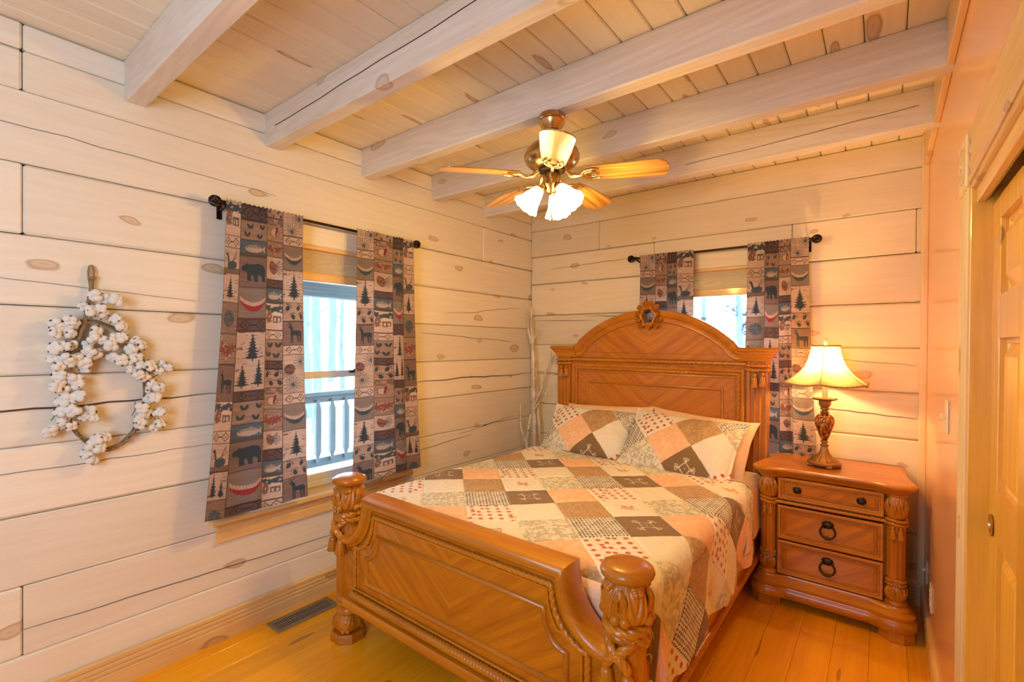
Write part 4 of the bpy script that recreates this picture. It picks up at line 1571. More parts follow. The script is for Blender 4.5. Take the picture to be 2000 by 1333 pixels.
def foot_post(cx, cy):
    o8 = MB()
    P = [[(cx + r * math.cos(PI / 8 + PI / 4 * k), cy + r * math.sin(PI / 8 + PI / 4 * k), z) for k in range(8)] for r, z in ((.078, 0), (.080, .004), (.080, .034), (.074, .040), (.0, .040))]
    o8.grid(P, wv=True)
    o8.build('post_foot', M['honey_x'], bed, smooth=False)
    bb = MB()
    pf = [(.050, .040), (.060, .050), (.066, .065), (.067, .080), (.062, .098), (.050, .112), (.045, .120)]
    pf = [(a_, z_) for a_, z_ in pf]
    zz = np.linspace(.04, .12, 15)
    rr = np.interp(zz, [p[1] for p in pf], [p[0] for p in pf])
    bb.lathe(list(zip(rr, zz)), cx, cy, 72, fn=acan(.042, .118, 4, .15))
    for k in range(4):
        a = PI / 4 + PI / 2 * k
        for s_ in (-.17, .17):
            bb.sphere((cx + .060 * math.cos(a + s_), cy + .060 * math.sin(a + s_), .052), .011, 10, 6)
    bb.build('carved_bulb', M['honey_z'], bed, ang=70)
    sh = MB()
    sh.lathe([(.040, .118), (.052, .124), (.054, .134), (.048, .142), (.046, .150), (.053, .158), (.054, .168), (.048, .174), (.046, .178), (.056, .184), (.059, .192), (.056, .200), (.050, .204), (.050, .208), (.054, .215), (.056, .36), (.054, .520), (.050, .532), (.050, .60)], cx, cy, 72, fn=flute)
    sh.build('post_shaft', M['honey_z'], bed, ang=50)
    for z_, tilt in ((.585, .006), (.556, -.008)):
        pts = [(cx + .052 * math.cos(2 * PI * k / 40), cy + .052 * math.sin(2 * PI * k / 40), z_ + tilt * math.sin(2 * PI * k / 40)) for k in range(40)]
        MB().rope(pts, .0180, .112, 4, 32, closed=True, up=(0, 0, 1)).build('post_rope', M['honey_x'], bed, ang=80)
    # crossed ends and tassels on the front
    for sg in (-1, 1):
        pts = [(cx + sg * .040, cy - .040, .560), (cx + sg * .016, cy - .066, .535), (cx - sg * .016, cy - .070, .512), (cx - sg * .030, cy - .064, .492)]
        MB().rope(pts, .0150, .085, 4, 28).build('rope_end', M['honey_z'], bed, ang=80)
        tm = MB()
        tassel(tm, cx - sg * .030, cy - .062, .500, .085, .026)
        tm.build('tassel', M['honey_z'], bed, ang=50)
    cp = MB()
    zz = np.linspace(.598, .712, 31)
    rr = np.interp(zz, [.598, .604, .615, .635, .655, .680, .695, .705, .712], [.046, .058, .067, .070, .068, .062, .055, .048, .044])
    cp.lathe(list(zip(rr, zz)), cx, cy, 160, fn=acan(.599, .703, 4, .17))
    for k in range(4):
        a = -PI / 2 + PI / 2 * k + .12
        for s_ in (-.21, .21):
            cp.sphere((cx + .063 * math.cos(a + s_), cy + .063 * math.sin(a + s_), .616), .0155, 14, 10)
            # volutes curling out under the cap
            for q in range(3):
                cp.sphere((cx + (.050 + .006 * q) * math.cos(a + s_ * 3.2), cy + (.050 + .006 * q) * math.sin(a + s_ * 3.2), .700 - .004 * q), .0125 - .0015 * q, 12, 8)
        leaf(cp, (cx + .060 * math.cos(a), cy + .060 * math.sin(a), .622), (cx + .058 * math.cos(a), cy + .058 * math.sin(a), .700), .026, .016, (math.cos(a), math.sin(a), 0))
    cp.build('carved_cup', M['honey_z'], bed, ang=70)
    MB().lathe([(0, .708), (.046, .708), (.050, .712), (.066, .716), (.074, .724), (.0765, .733), (.074, .742), (.068, .747), (.0655, .7455), (.064, .748), (.055, .7525), (.03, .7555), (0, .7565)], cx, cy, 48).build('post_cap', M['honey_x'], bed, ang=50)


PXL, PXR, PY = .432, 1.826, 1.285
foot_post(PXL, PY)
foot_post(PXR, PY - .018)
# ---- footboard
FXC = (PXL + PXR) / 2
fy = 1.25
hw_, sx_, zt, zs = .655, .505, .688, .492
scoop = [(.655 - .150 * math.sin(PI / 2 * k / 10), .688 - .196 * math.cos(PI / 2 * k / 10)) for k in range(11)]
outl = [(-a, b) for a, b in scoop] + scoop[::-1]
poly = [(-hw_, .165)] + outl + [(hw_, .165)]
MB().prism([(FXC + a, b) for a, b in poly], 'y', fy, fy + .055).build('footboard_panel', M['veneer'], bed, smooth=False)
mkf = lambda x, z, h: (FXC + x, fy - h, z)
capf = [(.0, -.080), (.006, -.074), (.012, -.055), (.014, -.028), (.012, -.004), (.008, .020), (.0, .030), (-.012, .034), (-.024, .030), (-.032, .020), (-.036, .012), (-.044, .010), (-.046, .0), (-.046, -.06), (-.02, -.075)]
MB().sweep(outl, capf, mkf).build('footboard_cap', M['honey_x'], bed, ang=50)


def off(path, d):
    n = len(path)
    res = []
    for i in range(n):
        a, b = Vector(path[max(i - 1, 0)]), Vector(path[min(i + 1, n - 1)])
        t_ = (b - a).normalized()
        res.append((path[i][0] + t_.y * d, path[i][1] - t_.x * d))
    return res


ins1 = [(-.585, .28)] + [(-.585, .455)] + [(-(.585 - .130 * math.sin(PI / 2 * k / 8)), .622 - .165 * math.cos(PI / 2 * k / 8)) for k in range(1, 9)]
ins1 = ins1 + [(-a, b) for a, b in ins1[::-1]]
MB().rope([(FXC + a, fy - .004, b) for a, b in ins1], .0115, .050, 2, 16).build('footboard_rope', M['honey_x'], bed, ang=80)
fl_ = [(a * .966, b - .016 if b > .5 else b) for a, b in ins1]
MB().sweep(fl_, [(.004, 0), (.003, .007), (-.003, .007), (-.006, 0)], mkf).build('inner_fillet', M['honey_x'], bed, ang=50)
ins2 = [(-.510, .315), (-.510, .428)] + [(-(.510 - .085 * math.sin(PI / 2 * k / 6)), .540 - .112 * math.cos(PI / 2 * k / 6)) for k in range(1, 7)]
ins2 = ins2 + [(-a, b) for a, b in ins2[::-1]]
MB().sweep(ins2, [(.009, 0), (.007, .007), (.0, .011), (-.007, .008), (-.010, 0)], mkf, closed=True).build('panel_moulding', M['honey_x'], bed, ang=50)
MB().rope([(FXC - .60, fy - .010, .245), (FXC + .60, fy - .010, .245)], .019, .046, 3, 12).build('gadroon_band', M['honey_x'], bed, ang=80)
MB().prism([(fy - .004, .222), (fy - .024, .216), (fy - .030, .205), (fy - .030, .186), (fy - .022, .178), (fy - .014, .165), (fy + .06, .165), (fy + .06, .222)], 'x', FXC - .65, FXC + .65).build('base_moulding', M['honey_x'], bed, ang=40)
MB().box(FXC - .62, FXC + .62, fy - .012, fy, .268, .276, .003).build('upper_fillet', M['honey_x'], bed)
# side rails
for x0, x1 in ((.425, .462), (1.808, 1.845)):
    MB().box(x0, x1, 1.31, YF, .19, .42, .005).build('side_rail', M['honey_y'], bed)
MB().rope([(1.848, 1.33, .200), (1.848, YF - .02, .200)], .018, .046, 3, 10, up=(1, 0, 0)).build('rail_rope', M['honey_y'], bed, ang=80)
for y_ in (1.7, 2.3, 2.9):
    MB().box(.462, 1.808, y_ - .04, y_ + .04, .20, .225, .003).build('slat', M['honey_x'], bed)

# ------------------------------------------------------------------ mattress, sheet
M['sheet'] = NT('peach_cotton')
ns_ = M['sheet'].n('TexNoise', Scale=14., Detail=4.)
M['sheet'].bump(ns_, .18, .02)
M['sheet'] = M['sheet'].bs(color=(.84, .58, .40), rough=.8, sheen=.2)
M['tick'] = plain('mattress_ticking', (.70, .60, .55), .9)
MX0, MX1 = .40, 1.85
def rbox(x0, x1, y0, y1, z0, z1, r, n=5):
    P = []
    for k in range(n + 1):
        a = PI / 2 * k / n
        P.append((r - r * math.sin(a), z0 + r - r * math.cos(a)))
    for k in range(n + 1):
        a = PI / 2 * k / n
        P.append((r - r * math.cos(a), z1 - r + r * math.sin(a)))
    rows_ = []
    for i_, z in P:
        row = []
        rr = max(.001, .06 - i_)
        for cx, cy, a0 in ((x1 - i_ - rr, y1 - i_ - rr, 0), (x0 + i_ + rr, y1 - i_ - rr, PI / 2), (x0 + i_ + rr, y0 + i_ + rr, PI), (x1 - i_ - rr, y0 + i_ + rr, 1.5 * PI)):
            for q in range(5):
                a = a0 + PI / 2 * q / 4
                row.append((cx + rr * math.cos(a), cy + rr * math.sin(a), z))
        rows_.append(row)
    mb = MB().grid(rows_, wv=True, flip=True)
    m_ = len(rows_[0])
    mb.f.append(tuple(range(m_))[::-1])
    mb.f.append(tuple(len(mb.v) - m_ + k for k in range(m_)))
    return mb


mt = rbox(MX0 + .075, MX1 - .075, 1.34, 3.10, .225, .42, .02).build('box_spring', M['tick'], None, ang=50)
tag(mt, 'pale box spring set between the bed rails', 'box spring')
mt = rbox(MX0, MX1, 1.345, 3.10, .421, .612, .06).build('mattress', M['sheet'], None, ang=50)
tag(mt, 'mattress in a peach fitted sheet under the patchwork quilt', 'mattress')

# draped cloth: distance beyond the mattress edge turns into drop
def drape(u, v, xl, xr, yf, top, r, flare=.06, fold=.012, fphase=0., puff=None):
    du = np.where(u > xr, u - xr, np.where(u < xl, u - xl, 0.))
    dv = np.where(v < yf, v - yf, 0.)
    d = np.hypot(du, dv)
    dn = np.maximum(d, 1e-9)
    nx, ny = du / dn, dv / dn
    bend = r * PI / 2
    hor = np.where(d < bend, r * np.sin(np.minimum(d, bend) / r), r + (d - bend) * flare)
    dz = np.where(d < bend, r * (1 - np.cos(np.minimum(d, bend) / r)), r + (d - bend) * math.sqrt(1 - flare * flare))
    side = np.abs(nx)
    w = np.clip((d - bend * .6) / .25, 0, 1)
    hor = hor + w * fold * side * (np.sin(v * 15 + fphase) + .6 * np.sin(v * 27 + 1.3 + fphase))
    hor = np.where(np.abs(ny) > .9, np.minimum(hor, r + .004), hor)
    x = np.clip(u, xl, xr) + nx * hor
    y = np.maximum(v, yf) + ny * hor
    und = .004 * np.sin(u * 7 + 1) * np.sin(v * 6) + .003 * (vnoise(u * 9, v * 9, 2) - .5)
    z = top - dz + und * (d < bend)
    return x, y, z


# top sheet with its fold turned back over the quilt's head edge
u = np.linspace(.17, 2.10, 180)
v = np.linspace(2.60, 3.075, 60)
U, V = np.meshgrid(u, v, indexing='ij')
vmx = np.where(U > 1.88, 2.98 + .05 * np.sin(U * 20), 3.075)
vmn = np.where(U > 1.95, 2.54 + .06 * np.sin(U * 17), 2.60)
V2 = vmn + (V - 2.60) / .475 * (vmx - vmn)
X_, Y_, Z_ = drape(U, V2, .465, 1.800, 0., .629, .060, .06, .010, .8)
Z_ = Z_ + .006 * np.sin(V2 * 22 + U * 3) * np.clip((U - 1.5) * 2, 0, 1)
so = npmesh('bed_sheet', np.stack([X_, Y_, Z_], -1).reshape(-1, 3), gridquads(180, 60), M['sheet'])
tag(so, 'peach bed sheet showing between the quilt and the pillows', 'sheet')
sol = so.modifiers.new('thick', 'SOLIDIFY')
sol.thickness = .003

# ------------------------------------------------------------------ patchwork quilt
qm = NT('quilted_cotton')
vq = qm.n('VertexColor', _layer_name='Col')
tq_ = qm.n('TexCoord')
nq = qm.n('TexNoise', Vector=tq_.outputs['Object'], Scale=55., Detail=4., Roughness=.65)
nq2 = qm.n('TexVoronoi', Vector=tq_.outputs['Object'], Scale=48.)
qm.bump(qm.math('ADD', nq, qm.math('MULTIPLY', nq2.outputs['Distance'], .6)), .55, .006)
M['quilt'] = qm.bs(color=vq.outputs[0], rough=.9, sheen=.15)

SEQ = 'EPDWTFGC'
CREAM, PEACH, TANQ, BRN, GREY = np.array([.80, .76, .70]), np.array([.84, .49, .30]), np.array([.46, .29, .145]), np.array([.225, .138, .068]), np.array([.50, .46, .38])


def fabric(kind, a, b, ga, gb, sd):
    """a, b: patch coordinates 0..1; ga, gb: metres -> linear colours"""
    n = len(a)
    c = np.repeat(CREAM[None, :], n, 0).copy()
    n1 = vnoise(ga * 60, gb * 60, sd)
    n2 = vnoise(ga * 150, gb * 150, sd + 3)
    if kind == 'W':
        c *= (.96 + .06 * n1)[:, None]
    elif kind == 'P':
        f = np.clip((n1 * .6 + n2 * .5 - .45) * 2.2, 0, 1)
        c = PEACH * (1 - f[:, None] * .55) + np.array([.90, .74, .62]) * f[:, None] * .55
    elif kind == 'T':
        c = TANQ * (.82 + .5 * (n2 > .55) * .5 + .15 * n1)[:, None]
    elif kind == 'G':
        c = np.repeat(GREY[None, :], n, 0).copy()
        lf = (vnoise(ga * 110, gb * 70, sd) > .62) | (vnoise(ga * 70, gb * 115, sd + 9) > .68)
        c[lf] = np.array([.74, .70, .62])
    elif kind == 'C':
        p_ = .0145
        i, j = np.floor(ga / p_ * 2).astype(int), np.floor(gb / p_ * 2).astype(int)
        ck = ((i % 2 == 0) & (j % 2 == 0)) | (((i + j) % 2 == 1) & (((ga + gb) / p_ * 2 % 1) > .62))
        c[ck] = np.array([.085, .045, .035])
    elif kind == 'E':
        c = BRN * (.85 + .3 * ((np.floor(ga / .006) + np.floor(gb / .006)) % 2))[:, None]
        x, y = a - .5, b - .5
        x, y = (x + y) / math.sqrt(2), (y - x) / math.sqrt(2)
        dd = np.abs(np.abs(x) + np.abs(y) - .17)
        m_ = (dd < .017) | (np.abs(x) + np.abs(y) < .022)
        for (cx, cy) in ((.17, 0), (-.17, 0), (0, .17), (0, -.17)):
            nx, ny = np.sign(cx), np.sign(cy)
            for q in (-.55, 0., .55):
                an = math.atan2(cy, cx) + q
                ex, ey = cx + .13 * math.cos(an), cy + .13 * math.sin(an)
                mx_, my_ = cx + .075 * math.cos(an), cy + .075 * math.sin(an)
                co, si = math.cos(an), math.sin(an)
                lx, ly = (x - mx_) * co + (y - my_) * si, -(x - mx_) * si + (y - my_) * co
                r = (lx / .065) ** 2 + (ly / .030) ** 2
                m_ |= (r < 1) & (r > .42)
        c[m_] = np.array([.72, .64, .52])
    elif kind == 'F':
        r_ = random.Random(int(sd))
        x, y = a - .5, b - .5
        x, y = (x + y) / math.sqrt(2), (y - x) / math.sqrt(2)
        for q in range(13):
            an = r_.uniform(0, 2 * PI)
            rd = r_.uniform(.08, .22)
            c[ell(x, y, rd * math.cos(an) * 1.15, rd * math.sin(an) * .75, .040, .016, r_.uniform(0, 3))] = np.array([.42, .43, .36])
        for q, (cx, cy, rr) in enumerate(((-.06, .03, .075), (.06, -.02, .065), (.02, .10, .045), (-.15, -.02, .035), (.16, .05, .035), (.02, -.12, .038))):
            d = np.hypot((x - cx), (y - cy) * 1.15) / rr
            th = np.arctan2(y - cy, x - cx)
            k = d < 1 + .12 * np.cos(5 * th)
            c[k] = np.array([.66, .20, .12])
            c[k & (np.sin(d * 9 + th * 2) > .25)] = np.array([.80, .46, .34])
            c[k & (d < .3)] = np.array([.48, .07, .05])
    elif kind == 'D':
        r_ = random.Random(int(sd))
        cell = .2 / 5.2
        i, j = np.floor(a * 5.2).astype(int), np.floor(b * 5.2).astype(int)
        h = lambda i, j, s_: ((i * 7919 + j * 104729 + s_ * 31 + sd) * 2654435761 % 4294967296) / 4294967296.
        fx, fy_ = a * 5.2 - i, b * 5.2 - j
        cx, cy = .25 + .5 * h(i, j, 1), .25 + .5 * h(i, j, 2)
        d = np.hypot(fx - cx, fy_ - cy)
        c[d < .30] = np.array([.72, .55, .46])
        c[d < .23] = np.array([.50, .085, .05])
        d2 = np.hypot(fx - (1 - cx), fy_ - (.9 - cy * .6))
        c[(d2 < .16) & (d > .32)] = np.array([.74, .60, .50])
    return np.clip(c, .01, .9)


quilt = thing('quilt', 'patchwork quilt of peach, tan, grey, brown and floral squares on the bed', 'quilt', (1.13, 2.1, .64))
HXS, HYS, QX0, QY0 = .145, .1415, .344, 1.84
ULO, UHI, VLO, VHI = .14, 2.185, 1.06, 2.765


def qsurf(U, V, lift=0.):
    hem = UHI + .010 * np.abs(np.sin(V * 24)) + .012 * np.sin(V * 9)
    uu = np.clip(U, ULO, hem)
    head = VHI - .035 * np.clip((uu - .4) / 1.5, 0, 1)
    vv_ = np.clip(V, VLO, head)
    x, y, z = drape(uu, vv_, .465, 1.795, 1.44, .643, .062, .045, .011, 0.)
    return uu, vv_, x, y, z


for p in range(-2, 14):
    for q in range(-10, 9):
        # left corner of the diamond
        i0, j0 = p + q, p - q
        uL, vL = QX0 + HXS * i0, QY0 + HYS * j0
        if uL + 2 * HXS < ULO or uL > UHI + .02 or vL + HYS < VLO or vL - HYS > VHI:
            continue
        kind = SEQ[(p + 3 * q) % 8]
        n = 100 if kind in 'C' else (64 if kind in 'EFD' else 44)
        a = np.linspace(0, 1, n)
        A, B = np.meshgrid(a, a, indexing='ij')
        U = uL + HXS * (A + B)
        V = vL + HYS * (A - B)
        uu, vv_, x, y, z = qsurf(U, V)
        P = np.stack([x, y, z], -1)
        inside = (np.abs(uu - U) < 1e-6) & (np.abs(vv_ - V) < 1e-6)
        if inside.sum() < 12:
            continue
        # normals by differences, puff up away from the seams
        e = 1e-3
        _, _, x1, y1, z1 = qsurf(np.clip(U, ULO, UHI - .03) + e, V)
        _, _, x0, y0, z0 = qsurf(np.clip(U, ULO, UHI - .03), V)
        tu = np.stack([x1 - x0, y1 - y0, z1 - z0], -1)
        Vc = np.clip(V, VLO + .01, VHI - .06)
        _, _, x1, y1, z1 = qsurf(U, Vc + e)
        _, _, x0, y0, z0 = qsurf(U, Vc)
        tv = np.stack([x1 - x0, y1 - y0, z1 - z0], -1)
        nr = np.cross(tu, tv)
        nr /= np.maximum(np.linalg.norm(nr, axis=-1, keepdims=True), 1e-12)
        edge = np.minimum(np.minimum(A, 1 - A), np.minimum(B, 1 - B))
        puff = .0035 * np.clip(edge / .05, 0, 1) ** .6 + .0018 * (vnoise(U * 45, V * 45, 4) - .5)
        P = P + nr * puff[..., None]
        # patch coordinates after clamping, so colours stay in place
        i_ = (uu - QX0) / HXS
        j_ = (vv_ - QY0) / HYS
        Ac, Bc = (i_ + j_) / 2 - p, (i_ - j_) / 2 - q
        col = fabric(kind, Ac.ravel(), Bc.ravel(), (Ac * .2).ravel() + p * .2, (Bc * .2).ravel() + q * .2, 17 + (p * 13 + q * 7) % 50)
        Q = gridquads(n, n)
        inf = inside.ravel()
        Q = Q[inf[Q].any(1)]
        used = np.unique(Q)
        mp_ = np.zeros(n * n, int)
        mp_[used] = np.arange(len(used))
        o = npmesh('patch', P.reshape(-1, 3)[used], mp_[Q][:, ::-1], M['quilt'], quilt, col[used])
# dark piping along the head edge
tt = np.linspace(ULO + .12, UHI - .15, 90)
_, _, x, y, z = qsurf(tt, np.full_like(tt, 9.))
MB().tube(list(zip(x, y, z + .004)), .0024, 6).build('piping', plain('navy_piping', (.10, .09, .12), .8), quilt)


# ------------------------------------------------------------------ pillows
def pillow(name, label, cen, w, h, T, tilt, yaw, roll, mat, printed=None, nx=120, ny=96, flange=0., group=None, sag=0.):
    s = np.linspace(-1, 1, nx)
    t = np.linspace(-1, 1, ny)
    S, Tt = np.meshgrid(s, t, indexing='ij')
    pinx = 1 - .07 * (1 - np.abs(Tt) ** 2.5) * (np.abs(S) ** 3)
    piny = 1 - .09 * (1 - np.abs(S) ** 2.5) * (np.abs(Tt) ** 3)
    lx, ly = S * w / 2 * pinx, Tt * h / 2 * piny
    fl = 1 - flange
    qs, qt = np.clip(np.abs(S) / fl, 0, 1), np.clip(np.abs(Tt) / fl, 0, 1)
    th = T / 2 * ((1 - qs ** 2.6) * (1 - qt ** 2.6)) ** .55 + .002
    wr = .006 * (vnoise(lx * 16, ly * 16, int(w * 1000)) - .5) + .004 * np.sin(lx * 40 + ly * 25) * (1 - qt)
    ly = ly - sag * (1 - S * S) * (Tt + 1) / 2
    Mx = Matrix.Translation(cen) @ Matrix.Rotation(yaw, 4, 'Z') @ Matrix.Rotation(tilt, 4, 'X') @ Matrix.Rotation(roll, 4, 'Z')
    Mn = np.array(Mx)
    faces = []
    Vs, Cs = [], []
    for sg in (1, -1):
        L3 = np.stack([lx, ly, sg * th + wr * (sg > 0)], -1).reshape(-1, 3)
        Vs.append(L3 @ Mn[:3, :3].T + Mn[:3, 3])
        q = gridquads(nx, ny)
        faces.append((q if sg > 0 else q[:, ::-1]) + (0 if sg > 0 else nx * ny))
        if printed:
            cc = np.zeros((nx * ny, 3))
            X0, Y0 = lx.ravel() + printed[0], ly.ravel() + printed[1]
            hs = .138
            i_, j_ = X0 / hs, Y0 / hs
            pa, qa = (i_ + j_) / 2, (i_ - j_) / 2
            P_, Q_ = np.floor(pa).astype(int), np.floor(qa).astype(int)
            for p in np.unique(P_):
                for q2 in np.unique(Q_):
                    k = (P_ == p) & (Q_ == q2)
                    if k.any():
                        cc[k] = fabric(SEQ[(3 * p - q2 + printed[2]) % 8], pa[k] - p, qa[k] - q2, pa[k] * .2, qa[k] * .2, 5 + p * 3 + q2)
            Cs.append(cc)
    o = npmesh(name, np.concatenate(Vs), np.concatenate(faces), mat, None, np.concatenate(Cs) if printed else None)
    return tag(o, label, 'pillow', group)


pillow('pillow', 'peach pillow behind the left patchwork sham', (.86, 3.00, .765), .66, .42, .16, math.radians(56), .02, .05, M['sheet'], nx=60, ny=50)
pillow('pillow', 'peach pillow behind the right patchwork sham, nearest the lamp', (1.48, 3.00, .76), .66, .42, .16, math.radians(56), -.03, -.07, M['sheet'], nx=60, ny=50)
pillow('pillow_sham', 'patchwork pillow sham on the left, toward the birch branches', (.79, 2.905, .760), .66, .43, .15, math.radians(48), .04, .0, M['quilt'], (.20, .04, 1), 210, 130, .05)
pillow('pillow_sham', 'patchwork pillow sham on the right, toward the lamp', (1.425, 2.86, .765), .70, .46, .16, math.radians(46), -.02, -.06, M['quilt'], (.17, .03, 1), 220, 136, .05)

# ------------------------------------------------------------------ nightstand
NXC, NYF = 2.178, 2.872
ns = thing('nightstand', 'carved honey wood nightstand with three drawers beside the bed', 'nightstand', (NXC, 3.05, 0))
hwN = .268          # column centre offset
CYN = 2.885


def serp(e, back=3.285, bulge=.046, front=.0):
    """plan outline with round corners over the columns, e = how far it stands out"""
    pts = []
    r = bulge + e
    # left column arc from side to front, then ogee to the straight front, right column arc
    left = [(-(hwN) + r * math.cos(a), CYN + r * math.sin(a)) for a in [math.radians(170 + 118 * k / 12) for k in range(13)]]
    fx = -.165
    fyv = CYN - .018 - e - front
    l_end = left[-1]
    og = []
    for k in range(1, 7):
        t = k / 6
        s_ = t * t * (3 - 2 * t)
        og.append((l_end[0] + (fx - l_end[0]) * t, l_end[1] + (fyv - l_end[1]) * s_))
    # side: concave sweep from the back to the column
    xb = -(hwN + .012 + e)
    side = []
    st = left[0]
    for k in range(7):
        t = k / 6
        s_ = t * t * (3 - 2 * t)
        side.append((xb + .004 + (st[0] - xb) * s_, back + (st[1] - back) * (.45 + .55 * t) if k else back))
    hl = side[:-1] + left + og
    full = [(NXC + a, b) for a, b in hl] + [(NXC - a, b) for a, b in hl[::-1]]
    return full


def loops(mb, prof, **kw):
    """prof: (e, z) list -> stacked serpentine loops"""
    P = [[(x, y, z) for x, y in serp(e, **kw)] for e, z in prof]
    mb.grid(P, wv=True)
    n = len(P[0])
    mb.f.append(tuple(range(n)))
    mb.f.append(tuple(len(mb.v) - n + k for k in range(n))[::-1])
    return mb


loops(MB(), [(.008, .692), (.014, .696), (.016, .700), (.024, .704), (.030, .711), (.032, .717), (.030, .723), (.024, .728), (.016, .730), (.012, .7285), (.008, .7285)], back=3.29).build('top', M['honey_x'], ns, ang=30)
loops(MB(), [(.030, .050), (.036, .056), (.038, .075), (.036, .090), (.028, .098), (.026, .104), (.030, .110), (.030, .122), (.020, .130), (.012, .136), (.012, .145), (.004, .152), (.002, .160)], back=3.285, front=.0).build('plinth', M['honey_x'], ns, ang=40)
MB().box(NXC - .262, NXC + .262, 2.893, 3.285, .155, .695, .003).build('carcass', M['honey_z'], ns)
# frieze under the top
loops(MB(), [(-.006, .676), (.0, .680), (.004, .690), (.008, .694)], back=3.285).build('frieze', M['honey_x'], ns, ang=40)
for sg in (-1, 1):
    f8 = MB()
    cx, cy = NXC + sg * (hwN + .005), CYN + .0
    P = [[(cx + r * math.cos(PI / 8 + PI / 4 * k), cy + r * math.sin(PI / 8 + PI / 4 * k), z) for k in range(8)] for r, z in ((.0, 0), (.070, 0), (.072, .004), (.072, .046), (.066, .052), (0, .052))]
    f8.grid(P, wv=True)
    f8.build('foot', M['honey_x'], ns, smooth=False)
    f9 = MB().box(cx - .03, cx + .03, 3.20, 3.27, 0, .052, .004)
    f9.build('foot', M['honey_x'], ns)
    # column
    cx = NXC + sg * hwN
    co = MB()
    co.lathe([(.038, .158), (.044, .160), (.046, .168), (.041, .176), (.034, .180)], cx, CYN, 40)
    co.build('column_base', M['honey_z'], ns, ang=50)
    bb = MB()
    zz = np.linspace(.178, .250, 13)
    rr = np.interp(zz, [.178, .195, .215, .235, .250], [.032, .040, .041, .036, .030])
    bb.lathe(list(zip(rr, zz)), cx, CYN, 64, fn=acan(.18, .248, 4, .15))
    for k in range(6):
        a = -PI + PI * k / 5
        leaf(bb, (cx + .036 * math.cos(a), CYN + .036 * math.sin(a), .186), (cx + .038 * math.cos(a), CYN + .038 * math.sin(a), .242), .014, .008, (math.cos(a), math.sin(a), 0))
    bb.build('carved_bulb', M['honey_z'], ns, ang=70)
    bd = MB()
    for z_ in (.255, .272):
        for k in range(22):
            a = 2 * PI * k / 22
            bd.sphere((cx + .037 * math.cos(a), CYN + .037 * math.sin(a), z_), .0062, 8, 5)
    bd.lathe([(.034, .246), (.036, .250), (.036, .262), (.034, .265), (.036, .268), (.036, .278), (.034, .282)], cx, CYN, 32)
    bd.build('bead_ring', M['honey_z'], ns, ang=60)
    sh = MB()
    sh.lathe([(.034, .280), (.037, .290), (.037, .300), (.037, .480), (.037, .520), (.034, .545), (.034, .56)], cx, CYN, 60, fn=lambda t, z, r: r * (1 - (.10 * (.5 + .5 * math.cos(10 * t)) ** 3 if .295 < z < .53 else 0)))
    sh.build('fluted_shaft', M['honey_z'], ns, ang=50)
    for z_ in (.538, .556):
        pts = [(cx + .038 * math.cos(2 * PI * k / 32), CYN + .038 * math.sin(2 * PI * k / 32), z_ + .003 * math.sin(2 * PI * k / 16)) for k in range(32)]
        MB().rope(pts, .0095, .046, 2, 10, closed=True, up=(0, 0, 1)).build('column_rope', M['honey_x'], ns, ang=80)
    for q in (-.013, .016):
        tm = MB()
        tassel(tm, cx + q, CYN - .042, .532, .058, .0135)
        tm.build('tassel', M['honey_z'], ns, ang=50)
    cp = MB()
    zz = np.linspace(.562, .668, 17)
    rr = np.interp(zz, [.562, .575, .60, .63, .655, .668], [.033, .041, .044, .041, .035, .032])
    cp.lathe(list(zip(rr, zz)), cx, CYN, 112, fn=acan(.565, .665, 4, .16))
    for a in (-PI / 2 - .9, -PI / 2, -PI / 2 + .9):
        leaf(cp, (cx + .040 * math.cos(a), CYN + .040 * math.sin(a), .578), (cx + .042 * math.cos(a), CYN + .042 * math.sin(a), .655), .018, .010, (math.cos(a), math.sin(a), 0))
    cp.build('carved_cup', M['honey_z'], ns, ang=70)
    bd = MB()
    for k in range(22):
        a = 2 * PI * k / 22
        bd.sphere((cx + .036 * math.cos(a), CYN + .036 * math.sin(a), .674), .0062, 8, 5)
    bd.lathe([(.032, .664), (.034, .668), (.034, .680), (.040, .684), (.040, .693)], cx, CYN, 32)
    bd.build('bead_ring', M['honey_z'], ns, ang=60)

